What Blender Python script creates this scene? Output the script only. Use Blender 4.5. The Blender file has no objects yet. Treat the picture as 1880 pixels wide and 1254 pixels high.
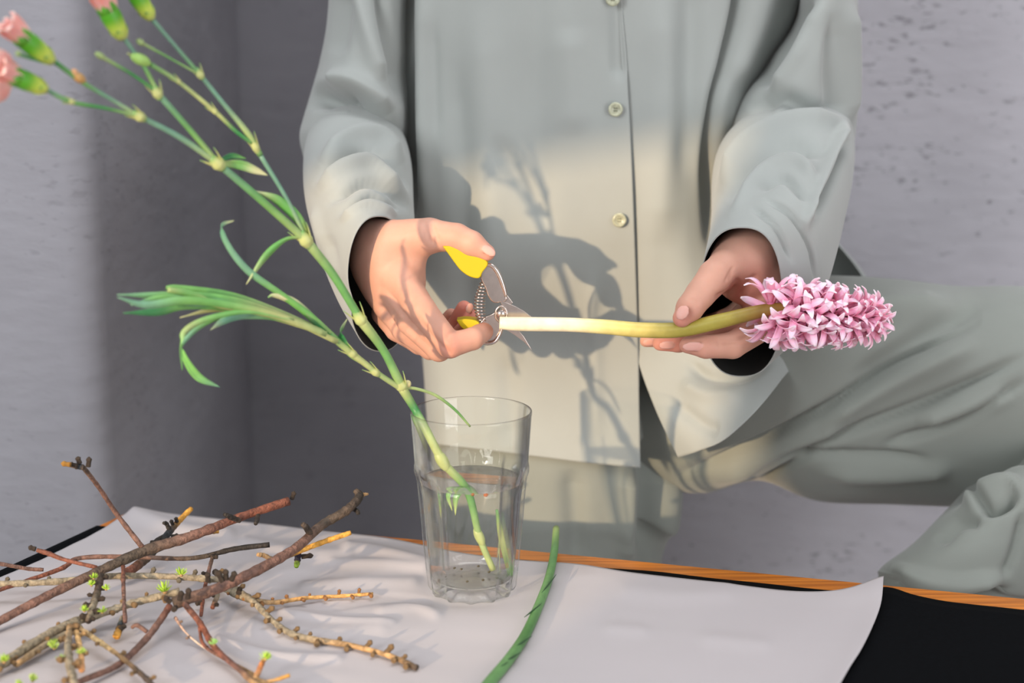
import bpy, bmesh, math, random
import numpy as np
from mathutils import Vector, Matrix

random.seed(7); np.random.seed(7)
SC = bpy.context.scene
COL = SC.collection
# ------------------------------------------------------------------ camera
F = 2611.0; H = 0.371; PITCH = math.radians(11.0)
cp, sp_ = math.cos(PITCH), math.sin(PITCH)
cam_d = bpy.data.cameras.new('camera'); cam = bpy.data.objects.new('camera', cam_d); COL.objects.link(cam)
cam.location = (0, 0, H); cam.rotation_euler = (math.radians(90) - PITCH, 0, 0)
cam_d.lens = 50.0; cam_d.sensor_width = 36.0; cam_d.clip_start = 0.02
cam_d.dof.use_dof = True; cam_d.dof.focus_distance = 1.03; cam_d.dof.aperture_fstop = 4.5
SC.camera = cam
# ------------------------------------------------------------------ light
SC.view_settings.view_transform = 'Standard'; SC.view_settings.look = 'None'
SC.view_settings.gamma = 1.0; SC.view_settings.use_curve_mapping = False
SC.view_settings.exposure = -0.08
W = bpy.data.worlds.new('world'); SC.world = W; W.use_nodes = True
bg = W.node_tree.nodes['Background']; bg.inputs[0].default_value = (0.95, 0.96, 1.0, 1); bg.inputs[1].default_value = 0.50
SUN = Vector((0.612, 1.0, -0.194)).normalized()
sl = bpy.data.lights.new('sun', 'SUN'); sl.energy = 3.9; sl.color = (1.0, 0.72, 0.44); sl.angle = math.radians(0.9)
so = bpy.data.objects.new('sun', sl); COL.objects.link(so); so.rotation_euler = SUN.to_track_quat('-Z', 'Y').to_euler(); so.location = (-2, -3, 1.5)
def area(name, loc, target, sx, sy, power, col):
    l = bpy.data.lights.new(name, 'AREA'); l.shape = 'RECTANGLE'; l.size = sx; l.size_y = sy; l.energy = power; l.color = col
    o = bpy.data.objects.new(name, l); COL.objects.link(o); o.location = loc
    o.rotation_euler = (Vector(target) - Vector(loc)).to_track_quat('-Z', 'Y').to_euler(); return o
area('window_light', (-1.25, -0.85, 0.85), (0.15, 1.3, 0.12), 1.0, 1.1, 46, (0.97, 0.985, 1.0))
area('right_fill', (1.55, -0.7, 0.30), (0.1, 1.46, 0.0), 1.1, 2.0, 29, (0.97, 0.97, 1.0))  # unseen fill lamp added at the right for pier and low wall

area('top_fill', (0.25, 1.0, 2.1), (0.3, 1.75, 0.0), 2.0, 0.6, 22, (0.98, 0.98, 1.0))  # unseen overhead fill added to brighten the recess and right wall

# ------------------------------------------------------------------ helpers
def P(px, py, y):
    x = (px - 940) / F; u = (627 - py) / F
    d = (x, cp + u * sp_, -sp_ + u * cp); t = y / d[1]
    return np.array([d[0] * t, y, H + d[2] * t])
def PZ(px, py, z):
    x = (px - 940) / F; u = (627 - py) / F
    d = (x, cp + u * sp_, -sp_ + u * cp); t = (z - H) / d[2]
    return np.array([d[0] * t, d[1] * t, z])
def proj(V):
    V = np.asarray(V); y = V[:, 1]; z = V[:, 2] - H
    f = y * cp - z * sp_; u = y * sp_ + z * cp
    return np.stack([940 + V[:, 0] / f * F, 627 - u / f * F], 1)
def lin(c):
    return tuple((v / 255 / 12.92) if v / 255 <= .04045 else ((v / 255 + .055) / 1.055) ** 2.4 for v in c)

MATS = {}
def mat(name, col=None, rough=.6, metal=0, attr=False, noise=None, bump=None, **kw):
    """procedural principled material; noise=(scale, amount) tints, bump=(scale, strength, distance)"""
    m = bpy.data.materials.new(name); m.use_nodes = True; nt = m.node_tree; N = nt.nodes; L = nt.links
    b = N['Principled BSDF']; b.inputs['Roughness'].default_value = rough; b.inputs['Metallic'].default_value = metal
    tc = N.new('ShaderNodeTexCoord')
    if attr:
        s = N.new('ShaderNodeVertexColor'); s.layer_name = 'Col'; out = s.outputs[0]
    else:
        s = N.new('ShaderNodeRGB'); s.outputs[0].default_value = (*col, 1); out = s.outputs[0]
    if noise:
        n = N.new('ShaderNodeTexNoise'); n.inputs['Scale'].default_value = noise[0]; n.inputs['Detail'].default_value = 5
        L.new(tc.outputs['Object'], n.inputs['Vector'])
        mr = N.new('ShaderNodeMapRange'); mr.inputs[1].default_value = .3; mr.inputs[2].default_value = .7
        mr.inputs[3].default_value = 1 - noise[1]; mr.inputs[4].default_value = 1 + noise[1]; L.new(n.outputs[0], mr.inputs[0])
        mx = N.new('ShaderNodeVectorMath'); mx.operation = 'SCALE'; L.new(out, mx.inputs[0]); L.new(mr.outputs[0], mx.inputs['Scale'])
        out = mx.outputs[0]
    L.new(out, b.inputs['Base Color'])
    if bump:
        n = N.new('ShaderNodeTexNoise'); n.inputs['Scale'].default_value = bump[0]; n.inputs['Detail'].default_value = 4
        L.new(tc.outputs['Object'], n.inputs['Vector'])
        bp = N.new('ShaderNodeBump'); bp.inputs['Strength'].default_value = bump[1]; bp.inputs['Distance'].default_value = bump[2]
        L.new(n.outputs[0], bp.inputs['Height']); L.new(bp.outputs[0], b.inputs['Normal'])
    for k, v in kw.items(): b.inputs[k.replace('_', ' ')].default_value = v
    MATS[name] = m; return m

def mk(name, V, Fc, m, parent=None, smooth=True, col=None, uv=None):
    me = bpy.data.meshes.new(name); me.from_pydata([tuple(map(float, v)) for v in V], [], [tuple(int(i) for i in f) for f in Fc]); 
    if col is not None:
        a = me.color_attributes.new('Col', 'FLOAT_COLOR', 'POINT')
        c = np.ones((len(V), 4), 'f'); c[:, :3] = np.broadcast_to(np.asarray(col), (len(V), 3)); a.data.foreach_set('color', c.ravel())
    if smooth: me.polygons.foreach_set('use_smooth', [True] * len(me.polygons))
    me.update(); me.validate()
    o = bpy.data.objects.new(name, me); COL.objects.link(o); me.materials.append(m)
    if parent is not None:
        o.parent = parent
        o.matrix_parent_inverse = parent_world(parent).inverted()
    return o
def parent_world(o):
    mtx = Matrix.LocRotScale(o.location, o.rotation_euler, o.scale)
    if o.parent: return parent_world(o.parent) @ o.matrix_parent_inverse @ mtx
    return mtx
def root(name, label, cat, loc, group=None):
    o = bpy.data.objects.new(name, None); COL.objects.link(o); o.location = tuple(map(float, loc)); o.empty_display_size = .02
    o['label'] = label; o['category'] = cat
    if group: o['group'] = group
    return o
def tag(o, label, cat, group=None):
    o['label'] = label; o['category'] = cat
    if group: o['group'] = group
    return o
def structure(o): o['kind'] = 'structure'; return o

def crom(pts, n):
    """catmull-rom resample of control rows (k x ...) to n rows"""
    p = np.asarray(pts, float); k = len(p)
    if k == 2: t = np.linspace(0, 1, n); return p[0] + (p[1] - p[0]) * t.reshape((-1,) + (1,) * (p.ndim - 1))
    ext = np.concatenate([[2 * p[0] - p[1]], p, [2 * p[-1] - p[-2]]])
    t = np.linspace(0, k - 1, n); i = np.minimum(t.astype(int), k - 2); f = (t - i).reshape((-1,) + (1,) * (p.ndim - 1))
    a, b, c, d = ext[i], ext[i + 1], ext[i + 2], ext[i + 3]
    return .5 * ((2 * b) + (-a + c) * f + (2 * a - 5 * b + 4 * c - d) * f ** 2 + (-a + 3 * b - 3 * c + d) * f ** 3)
def grid_faces(r, c, wrap=False, off=0):
    fs = []
    for i in range(r - 1):
        for j in range(c if wrap else c - 1):
            k = (j + 1) % c; fs.append((off + i * c + j, off + i * c + k, off + (i + 1) * c + k, off + (i + 1) * c + j))
    return fs

class MB:
    """mesh builder collecting pieces (verts, faces, colours)"""
    def __init__(s): s.V = []; s.F = []; s.C = []
    def add(s, V, Fc, c=(1, 1, 1)):
        o = len(s.V); s.V += [tuple(v) for v in V]; s.F += [tuple(i + o for i in f) for f in Fc]
        c = np.broadcast_to(np.asarray(c, float), (len(V), 3)); s.C += [tuple(x) for x in c]
    def tube(s, pts, rad, col=(1, 1, 1), n=10, seg=8, caps=True, per=None, knob=None):
        """tube along control pts with radii, colours per control"""
        pts = np.asarray(pts, float); k = len(pts); rad = np.broadcast_to(np.asarray(rad, float), (k,))
        col = np.asarray(col, float); col = np.broadcast_to(col, (k, 3)) if col.ndim < 2 else col
        N = (k - 1) * n + 1
        p = crom(pts, N); r = np.maximum(crom(rad[:, None], N)[:, 0], 1e-5); c = np.clip(crom(col, N), 0, 1)
        if knob is not None: r = r * knob(np.linspace(0, 1, N))
        t = np.gradient(p, axis=0); t /= np.linalg.norm(t, axis=1)[:, None] + 1e-12
        u = np.cross(t[0], [0.3, .2, 1.]); u /= np.linalg.norm(u)
        V = []; CC = []
        for i in range(N):
            u = u - t[i] * np.dot(u, t[i]); u /= np.linalg.norm(u); w = np.cross(t[i], u)
            for j in range(seg):
                a = 2 * math.pi * j / seg; V.append(p[i] + r[i] * (math.cos(a) * u + math.sin(a) * w)); CC.append(c[i])
        Fc = grid_faces(N, seg, True)
        if caps:
            V += [p[0], p[-1]]; CC += [c[0], c[-1]]; b = N * seg
            Fc += [(b, (j + 1) % seg, j) for j in range(seg)] + [(b + 1, (N - 1) * seg + j, (N - 1) * seg + (j + 1) % seg) for j in range(seg)]
        s.add(V, Fc, np.array(CC)); return p, t
    def ball(s, c, r, col=(1, 1, 1), rows=6, seg=8, axis=None, ry=None):
        """ellipsoid; axis = vector of long half-axis, r = cross radius"""
        c = np.asarray(c, float); ax = np.array([0, 0, r]) if axis is None else np.asarray(axis, float)
        l = np.linalg.norm(ax); t = ax / l; u = np.cross(t, [.31, .9, .2]); u /= np.linalg.norm(u); w = np.cross(t, u); V = []
        for i in range(rows + 1):
            a = math.pi * i / rows
            for j in range(seg):
                b = 2 * math.pi * j / seg
                V.append(c - ax * math.cos(a) + max(math.sin(a), 1e-3) * r * (math.cos(b) * u + math.sin(b) * w))
        s.add(V, grid_faces(rows + 1, seg, True), col)
    def ribbon(s, pts, wid, side, col=(1, 1, 1), n=6, fold=.25, thick=.00035, vein=None):
        """leaf blade: centre pts, half widths, side direction; closed thin solid with a centre fold"""
        pts = np.asarray(pts, float); k = len(pts); wid = np.broadcast_to(np.asarray(wid, float), (k,))
        col = np.asarray(col, float); col = np.broadcast_to(col, (k, 3)) if col.ndim < 2 else col
        N = (k - 1) * n + 1; p = crom(pts, N); w = np.maximum(crom(wid[:, None], N)[:, 0], 1e-4); c = np.clip(crom(col, N), 0, 1)
        t = np.gradient(p, axis=0); t /= np.linalg.norm(t, axis=1)[:, None] + 1e-12
        V = []; CC = []; sd = np.asarray(side, float)
        for i in range(N):
            q = sd - t[i] * np.dot(sd, t[i]); q /= np.linalg.norm(q) + 1e-9; nn = np.cross(t[i], q)
            for a, h in ((-1, fold), (-.5, fold * .35), (0, 0), (.5, fold * .35), (1, fold)):
                V.append(p[i] + q * a * w[i] + nn * h * w[i]); CC.append(c[i] * (1.12 if a == 0 else 1))
            for a, h in ((1, fold), (0, 0), (-1, fold)):
                V.append(p[i] + q * a * w[i] + nn * (h * w[i] - thick)); CC.append(c[i] * .93)
        s.add(V, grid_faces(N, 8, True) + [tuple(range(7, -1, -1)), tuple((N - 1) * 8 + j for j in range(8))], np.array(CC))
    def box(s, c, h, col=(1, 1, 1), R=None):
        V = [np.array([x * h[0], y * h[1], z * h[2]]) for x in (-1, 1) for y in (-1, 1) for z in (-1, 1)]
        if R is not None: V = [R @ v for v in V]
        s.add([np.asarray(c) + v for v in V], [(0, 1, 3, 2), (4, 6, 7, 5), (0, 4, 5, 1), (2, 3, 7, 6), (0, 2, 6, 4), (1, 5, 7, 3)], col)
    def build(s, name, m, parent=None, smooth=True): return mk(name, s.V, s.F, m, parent, smooth, s.C)

def vnoise(p, scale, seed=0):
    """cheap smooth value noise from summed sines, p (n x 3)"""
    r = np.random.RandomState(seed); o = np.zeros(len(p))
    for k in range(7):
        d = r.normal(size=3); d /= np.linalg.norm(d); o += np.sin(p @ d * scale * (0.7 + .25 * k) + r.rand() * 6.28) / (1 + .3 * k)
    return o / 3.0
def vnormals(V, Fc):
    V = np.asarray(V); Fa = np.asarray(Fc); n = np.zeros_like(V)
    fn = np.cross(V[Fa[:, 2]] - V[Fa[:, 0]], V[Fa[:, 3]] - V[Fa[:, 1]])
    for k in range(4): np.add.at(n, Fa[:, k], fn)
    return n / (np.linalg.norm(n, axis=1)[:, None] + 1e-12)
def segdist(q, poly):
    poly = np.asarray(poly, float)
    if len(poly) > 2: poly = crom(poly, (len(poly) - 1) * 5 + 1)
    best = np.full(len(q), 1e9); sg = np.zeros(len(q)); tt = np.zeros(len(q)); n = len(poly) - 1
    for i in range(n):
        a, b = poly[i], poly[i + 1]; ab = b - a; L2 = ab @ ab + 1e-9
        t = np.clip(((q - a) @ ab) / L2, 0, 1); d = q - a - t[:, None] * ab; dd = np.hypot(d[:, 0], d[:, 1])
        mk_ = dd < best; best[mk_] = dd[mk_]; cr = ab[0] * d[:, 1] - ab[1] * d[:, 0]; sg[mk_] = np.sign(cr[mk_]); tt[mk_] = (i + t[mk_]) / n
    return best, sg, tt
GAIN = [1.0]
def sculpt(V, Fc, strokes, flip=1, face=.05):
    """push the camera-facing cloth along its normal: strokes (mm, width_px, polyline, [kind])
       kind 'g' gaussian ridge/valley, 's' step: rises on the right hand side of the stroke, smooth falloff"""
    V = np.array(V, float); n = vnormals(V, Fc) * flip; q = proj(V); cpos = np.array([0, 0, H])
    vd = V - cpos; vd /= np.linalg.norm(vd, axis=1)[:, None]; fr = np.clip(-(n * vd).sum(1) / .25 + face, 0, 1)
    disp = np.zeros(len(V))
    for st in strokes:
        A, w, poly = st[:3]; kind = st[3] if len(st) > 3 else 'g'
        d, sg, tt = segdist(q, poly); taper = np.clip(np.minimum(tt, 1 - tt) * 5 + .15, 0, 1)
        if kind == 'g': disp += A * 1e-3 * np.exp(-(d / w) ** 2) * taper
        else:
            x = d * sg / w; disp += A * 1e-3 * taper * np.where(x > 0, np.exp(-x * .55) * (1 - np.exp(-(x * 3) ** 2)) , 0)
    return V + n * (GAIN[0] * disp * fr)[:, None]
# ------------------------------------------------------------------ SDF (hands, body)
class SDF:
    def __init__(s, lo, hi, h):
        s.lo = np.array(lo, float); s.h = h; s.n = np.ceil((np.array(hi) - s.lo) / h).astype(int) + 1
        s.D = np.full(tuple(s.n), .02, 'f'); s.ax = [s.lo[i] + h * np.arange(s.n[i]) for i in range(3)]
    def _sub(s, a, b, m):
        i0 = np.maximum(((np.minimum(a, b) - m - s.lo) / s.h).astype(int), 0); i1 = np.minimum(((np.maximum(a, b) + m - s.lo) / s.h).astype(int) + 2, s.n)
        sl_ = tuple(slice(i0[i], i1[i]) for i in range(3))
        X = np.stack(np.meshgrid(*[s.ax[i][sl_[i]] for i in range(3)], indexing='ij'), -1); return sl_, X
    def cone(s, a, b, ra, rb, k=.004, sub=False):
        a = np.asarray(a, float); b = np.asarray(b, float); sl_, X = s._sub(a, b, max(ra, rb) + 4 * k + .004)
        if X.size == 0: return
        ab = b - a; t = np.clip(((X - a) @ ab) / (ab @ ab + 1e-12), 0, 1)
        d = np.linalg.norm(X - a - t[..., None] * ab, axis=-1) - (ra + (rb - ra) * t); s._mix(sl_, d, k, sub)
    def ell(s, c, R, rad, k=.004, sub=False):
        c = np.asarray(c, float); rad = np.asarray(rad); m = max(rad) + 4 * k + .004; sl_, X = s._sub(c, c, m)
        q = (X - c) @ np.asarray(R); kk = np.linalg.norm(q / rad, axis=-1); k2 = np.linalg.norm(q / rad ** 2, axis=-1) + 1e-9
        s._mix(sl_, kk * (kk - 1) / k2, k, sub)
    def _mix(s, sl_, d, k, sub):
        D = s.D[sl_]
        if sub:
            d = -d; h = np.clip(.5 - .5 * (D - d) / k, 0, 1); h = np.clip(.5 + .5 * (d - D) / k, 0, 1); s.D[sl_] = D * (1 - h) + d * h + k * h * (1 - h)
        else:
            h = np.clip(.5 + .5 * (D - d) / k, 0, 1); s.D[sl_] = D * (1 - h) + d * h - k * h * (1 - h)
    def mesh(s):
        D = s.D; S = D < 0; n = np.array(D.shape) - 1
        cs = np.zeros(tuple(n), int)
        corners = [(i, j, k) for i in (0, 1) for j in (0, 1) for k in (0, 1)]
        sub = lambda A, c: A[c[0]:c[0] + n[0], c[1]:c[1] + n[1], c[2]:c[2] + n[2]]
        for c in corners: cs += sub(S, c)
        act = (cs > 0) & (cs < 8); idx = -np.ones(tuple(n), int); ii = np.argwhere(act); idx[act] = np.arange(len(ii))
        pos = np.zeros((len(ii), 3)); cnt = np.zeros(len(ii))
        for a in corners:
            for ax in range(3):
                if a[ax]: continue
                b = list(a); b[ax] = 1
                da = D[ii[:, 0] + a[0], ii[:, 1] + a[1], ii[:, 2] + a[2]]; db = D[ii[:, 0] + b[0], ii[:, 1] + b[1], ii[:, 2] + b[2]]
                m = (da < 0) != (db < 0); t = np.where(m, da / np.where(m, da - db, 1), 0)
                p = np.array(a, float)[None] + t[:, None] * (np.array(b) - np.array(a))[None]; pos[m] += p[m]; cnt[m] += 1
        V = s.lo + (ii + pos / cnt[:, None]) * s.h; Fc = []
        for ax in range(3):
            o = [0, 1, 2]; o.remove(ax); A = np.take(S, range(0, n[ax]), axis=ax); B = np.take(S, range(1, n[ax] + 1), axis=ax)
            e = np.argwhere(A != B); e = e[(e[:, o[0]] > 0) & (e[:, o[1]] > 0) & (e[:, o[0]] < n[o[0]]) & (e[:, o[1]] < n[o[1]])]
            def g(d0, d1):
                q = e.copy(); q[:, o[0]] -= d0; q[:, o[1]] -= d1; return idx[q[:, 0], q[:, 1], q[:, 2]]
            quad = np.stack([g(0, 0), g(1, 0), g(1, 1), g(0, 1)], 1); ins = S[e[:, 0], e[:, 1], e[:, 2]]
            if ax == 1: ins = ~ins
            quad[~ins] = quad[~ins][:, ::-1]; Fc.append(quad)
        Fc = np.concatenate(Fc); Fc = Fc[(Fc >= 0).all(1)]; return V, Fc
def laplace(V, Fc, it=2, lam=.5):
    V = V.copy(); n = len(V); E = np.concatenate([Fc[:, [0, 1]], Fc[:, [1, 2]], Fc[:, [2, 3]], Fc[:, [3, 0]]])
    for _ in range(it):
        a = np.zeros_like(V); c = np.zeros(n)
        for i, j in ((0, 1), (1, 0)):
            np.add.at(a, E[:, i], V[E[:, j]]); np.add.at(c, E[:, i], 1)
        V += lam * (a / np.maximum(c, 1)[:, None] - V)
    return V

# ------------------------------------------------------------------ materials
CL = lin((153, 158, 155))
M_cloth = mat('sage_cotton', CL, .85, noise=(14, .04), bump=(900, .12, .0004), Sheen_Weight=.25, Sheen_Roughness=.5)
M_trouser = mat('sage_cotton_shaded', (CL[0] * .72, CL[1] * .73, CL[2] * .69), .85, noise=(14, .05), bump=(900, .12, .0004), Sheen_Weight=.2, Sheen_Roughness=.5)  # shirt cloth darkened, so the legs carry shade in their colour
M_skin = mat('skin', attr=True, rough=.55, noise=(60, .05), bump=(420, .12, .0006), Subsurface_Weight=.15, Subsurface_Scale=.004, Specular_IOR_Level=.3)
M_plant = mat('plant', attr=True, rough=.45, noise=(120, .12), bump=(700, .15, .0004))
M_petal = mat('petal', attr=True, rough=.5, noise=(200, .06), Subsurface_Weight=.3, Subsurface_Scale=.004)
M_bark = mat('bark', attr=True, rough=.7, noise=(230, .5), bump=(420, .9, .0016))
M_wood = mat('varnished_wood', lin((190, 108, 42)), .35)
M_black = mat('black_paper', lin((4, 6, 9)), .9, noise=(300, .25), bump=(500, .2, .0005), Specular_IOR_Level=.08)
M_paper = mat('white_paper', lin((184, 179, 181)), .75, noise=(7, .02), bump=(30, .10, .002))
M_yellow = mat('yellow_grip', lin((192, 172, 0)), .5)
M_chrome = mat('chromed_steel', lin((215, 203, 196)), .22, 1.0, noise=(90, .1))
M_button = mat('shell_button', lin((172, 174, 150)), .25, noise=(300, .25))
M_thread = mat('thread', lin((110, 112, 95)), .8)
M_cuff_shade = mat('cuff_shade', lin((24, 26, 24)), .95)  # near-black inside of the forearm sleeves: shade put into the colour
M_speck = mat('plant_debris', attr=True, rough=.6)

def glassmat(name, ior, col=(1, 1, 1), lo=None, hi=None):
    """dielectric; with lo/hi the sheet-like wall passes light straight where seen face on and refracts towards grazing angles"""
    m = bpy.data.materials.new(name); m.use_nodes = True; nt = m.node_tree; nt.nodes.clear(); L = nt.links
    g = nt.nodes.new('ShaderNodeBsdfGlass'); g.inputs['Roughness'].default_value = 0.0; g.inputs['IOR'].default_value = ior; g.inputs['Color'].default_value = (*col, 1)
    o = nt.nodes.new('ShaderNodeOutputMaterial')
    if lo is None: L.new(g.outputs[0], o.inputs[0]); return m
    tr = nt.nodes.new('ShaderNodeBsdfTransparent'); tr.inputs[0].default_value = (*col, 1); gs = nt.nodes.new('ShaderNodeBsdfGlossy'); gs.inputs['Roughness'].default_value = .02
    lw0 = nt.nodes.new('ShaderNodeLayerWeight'); fr = nt.nodes.new('ShaderNodeMath'); fr.operation = 'POWER'; fr.inputs[1].default_value = 4; L.new(lw0.outputs['Facing'], fr.inputs[0]); fa = nt.nodes.new('ShaderNodeMath'); fa.operation = 'MULTIPLY_ADD'; fa.inputs[1].default_value = .6; fa.inputs[2].default_value = .025; L.new(fr.outputs[0], fa.inputs[0]); m1 = nt.nodes.new('ShaderNodeMixShader'); L.new(fa.outputs[0], m1.inputs[0]); L.new(tr.outputs[0], m1.inputs[1]); L.new(gs.outputs[0], m1.inputs[2])
    lw = nt.nodes.new('ShaderNodeLayerWeight'); mr = nt.nodes.new('ShaderNodeMapRange'); mr.inputs[1].default_value = lo; mr.inputs[2].default_value = hi; L.new(lw.outputs['Facing'], mr.inputs[0])
    m2 = nt.nodes.new('ShaderNodeMixShader'); L.new(mr.outputs[0], m2.inputs[0]); L.new(m1.outputs[0], m2.inputs[1]); L.new(g.outputs[0], m2.inputs[2]); L.new(m2.outputs[0], o.inputs[0]); return m
M_glass = glassmat('clear_glass', 1.45, (.995, 1, .995), .34, .9); M_water = glassmat('clear_water', 1.33, (1, 1, 1), .15, 1.15)

# wood grain along the table edge
nt = M_wood.node_tree; b = nt.nodes['Principled BSDF']; tc = nt.nodes.new('ShaderNodeTexCoord'); mp = nt.nodes.new('ShaderNodeMapping')
mp.inputs['Rotation'].default_value = (0, 0, math.radians(18.6)); mp.inputs['Scale'].default_value = (3, 90, 90)
wn = nt.nodes.new('ShaderNodeTexNoise'); wn.inputs['Scale'].default_value = 3; wn.inputs['Detail'].default_value = 6; rp = nt.nodes.new('ShaderNodeValToRGB')
rp.color_ramp.elements[0].position = .35; rp.color_ramp.elements[0].color = (*lin((160, 86, 18)), 1); rp.color_ramp.elements[1].position = .62; rp.color_ramp.elements[1].color = (*lin((214, 128, 38)), 1)
nt.links.new(tc.outputs['Object'], mp.inputs[0]); nt.links.new(mp.outputs[0], wn.inputs['Vector']); nt.links.new(wn.outputs[0], rp.inputs[0]); nt.links.new(rp.outputs[0], b.inputs['Base Color'])

def plaster(name, c1, c2, pit=.86):
    m = bpy.data.materials.new(name); m.use_nodes = True; nt = m.node_tree; N = nt.nodes; L = nt.links; b = N['Principled BSDF']; b.inputs['Roughness'].default_value = .9
    tc = N.new('ShaderNodeTexCoord')
    n1 = N.new('ShaderNodeTexNoise'); n1.inputs['Scale'].default_value = 3.2; n1.inputs['Detail'].default_value = 6; L.new(tc.outputs['Object'], n1.inputs['Vector'])
    r1 = N.new('ShaderNodeValToRGB'); r1.color_ramp.elements[0].position = .35; r1.color_ramp.elements[1].position = .65
    r1.color_ramp.elements[0].color = (*c1, 1); r1.color_ramp.elements[1].color = (*c2, 1); L.new(n1.outputs[0], r1.inputs[0])
    # scattered pits, streaked on the diagonal
    mp = N.new('ShaderNodeMapping'); mp.inputs['Rotation'].default_value = (0, math.radians(-52), 0); mp.inputs['Scale'].default_value = (1, 1, 2.3); L.new(tc.outputs['Object'], mp.inputs[0])
    n2 = N.new('ShaderNodeTexNoise'); n2.inputs['Scale'].default_value = 70; n2.inputs['Detail'].default_value = 3; L.new(mp.outputs[0], n2.inputs['Vector'])
    n3 = N.new('ShaderNodeTexNoise'); n3.inputs['Scale'].default_value = 9; n3.inputs['Detail'].default_value = 2; L.new(tc.outputs['Object'], n3.inputs['Vector'])
    ad = N.new('ShaderNodeMath'); ad.operation = 'MULTIPLY_ADD'; ad.inputs[1].default_value = .45; L.new(n3.outputs[0], ad.inputs[0]); L.new(n2.outputs[0], ad.inputs[2])
    mr = N.new('ShaderNodeMapRange'); mr.inputs[1].default_value = .855; mr.inputs[2].default_value = .95; mr.inputs[3].default_value = 1; mr.inputs[4].default_value = pit; L.new(ad.outputs[0], mr.inputs[0])
    sc = N.new('ShaderNodeVectorMath'); sc.operation = 'SCALE'; L.new(r1.outputs[0], sc.inputs[0]); L.new(mr.outputs[0], sc.inputs['Scale']); L.new(sc.outputs[0], b.inputs['Base Color'])
    n4 = N.new('ShaderNodeTexNoise'); n4.inputs['Scale'].default_value = 22; n4.inputs['Detail'].default_value = 8; L.new(mp.outputs[0], n4.inputs['Vector'])
    a2 = N.new('ShaderNodeMath'); a2.operation = 'MULTIPLY_ADD'; a2.inputs[1].default_value = .9; L.new(mr.outputs[0], a2.inputs[0]); L.new(n4.outputs[0], a2.inputs[2])
    bp = N.new('ShaderNodeBump'); bp.inputs['Strength'].default_value = .35; bp.inputs['Distance'].default_value = .006; L.new(a2.outputs[0], bp.inputs['Height']); L.new(bp.outputs[0], b.inputs['Normal'])
    return m
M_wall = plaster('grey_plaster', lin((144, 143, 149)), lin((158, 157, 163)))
M_wall2 = plaster('grey_plaster_lit', lin((172, 170, 176)), lin((186, 184, 190)), .64)  # same plaster lightened: light on the right wall put into the colour
M_floor = mat('concrete_floor', lin((120, 118, 116)), .8, noise=(4, .1), bump=(30, .2, .002))
# ------------------------------------------------------------------ cloth folds: (mm, width px, polyline in photo px, kind)
FLIP_L, FLIP_S = 1, 1
SHIRT_L = [(-8, 11, [(740, -150), (742, 0), (748, 200), (752, 420)]), (2.5, 14, [(775, -50), (775, 200), (785, 400)]), (-2.5, 14, [(1132, -180), (1134, 60), (1138, 150)]), (2, 30, [(880, 0), (900, 300), (910, 600)]), (-2, 24, [(830, 100), (850, 350), (860, 620)]), (-1.6, 26, [(990, -100), (985, 200), (1000, 420)]),
           (1.8, 30, [(1045, 50), (1050, 250)]), (-1.5, 18, [(905, 250), (960, 340), (1010, 420)]), (-1.2, 12, [(790, 40), (800, 260)]), (1.2, 14, [(1090, 500), (1095, 800)]), (-1.5, 20, [(930, 650), (940, 820)])]
SHIRT_R = [(-9, 12, [(1368, -150), (1360, 0), (1335, 110), (1312, 190), (1306, 300), (1304, 440)]), (3, 20, [(1410, -60), (1385, 60), (1345, 150)]), (3, 30, [(1215, -50), (1220, 250), (1210, 450)]), (-2.5, 22, [(1270, -60), (1262, 150), (1255, 330)]), (-3, 10, [(1262, 665), (1300, 690), (1360, 690), (1420, 660)]), (2, 14, [(1250, 700), (1300, 725), (1360, 722)]), (-2, 14, [(1240, 740), (1290, 780), (1320, 790)])]
SL_RU = [(-13, 15, [(550, 180), (600, 178), (645, 184), (695, 225), (750, 290)]), (5, 18, [(600, 150), (650, 150), (720, 205)]), (-5, 11, [(690, -40), (712, 60), (735, 180)]), (4, 16, [(650, -50), (675, 60), (700, 150)]), (-3.5, 16, [(632, -20), (618, 100)])]
SL_RF = [(-4.5, 9, [(590, 325), (630, 290), (680, 282), (745, 340)]), (4, 10, [(585, 345), (635, 308), (690, 303), (745, 365)]), (-3.6, 8, [(605, 372), (660, 335), (712, 345), (752, 385)]), (4, 12, [(590, 300), (640, 252), (700, 250), (740, 300)]), (-2.6, 6, [(630, 388), (680, 362), (735, 385)]), (2.4, 6, [(625, 405), (675, 378), (728, 396)]), (-2.5, 12, [(600, 430), (612, 500), (640, 580)]), (2, 8, [(578, 380), (592, 440), (622, 520)])]
SL_LU = [(-6, 12, [(1490, 0), (1440, 90), (1395, 160)]), (3, 14, [(1510, 0), (1460, 100), (1410, 165)]), (-6, 17, [(1370, 205), (1430, 182), (1490, 205), (1550, 218)]), (4, 12, [(1562, 0), (1566, 120), (1562, 230)]), (-4, 16, [(1532, 20), (1532, 150), (1542, 215)])]
SL_LF = [(5, 11, [(1322, 340), (1370, 262), (1450, 226), (1552, 222)]), (-5, 13, [(1330, 370), (1385, 292), (1450, 262), (1520, 285)]), (3, 9, [(1340, 390), (1400, 312), (1460, 296), (1500, 335)]), (-3, 8, [(1392, 345), (1440, 325), (1490, 370)]), (-2.4, 5, [(1405, 365), (1450, 390), (1488, 450), (1500, 520)]), (-2, 5, [(1380, 380), (1425, 415), (1455, 480)]), (-5, 10, [(1562, 250), (1530, 310), (1492, 400)]), (5, 9, [(1552, 225), (1520, 310), (1480, 415)])]
TR_R = [(-9, 22, [(1195, 800), (1200, 900), (1190, 1040)]), (5, 20, [(1150, 860), (1150, 1040)]), (-3, 20, [(1050, 860), (1060, 1040)]), (4, 22, [(1235, 870), (1230, 1000)])]
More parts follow.
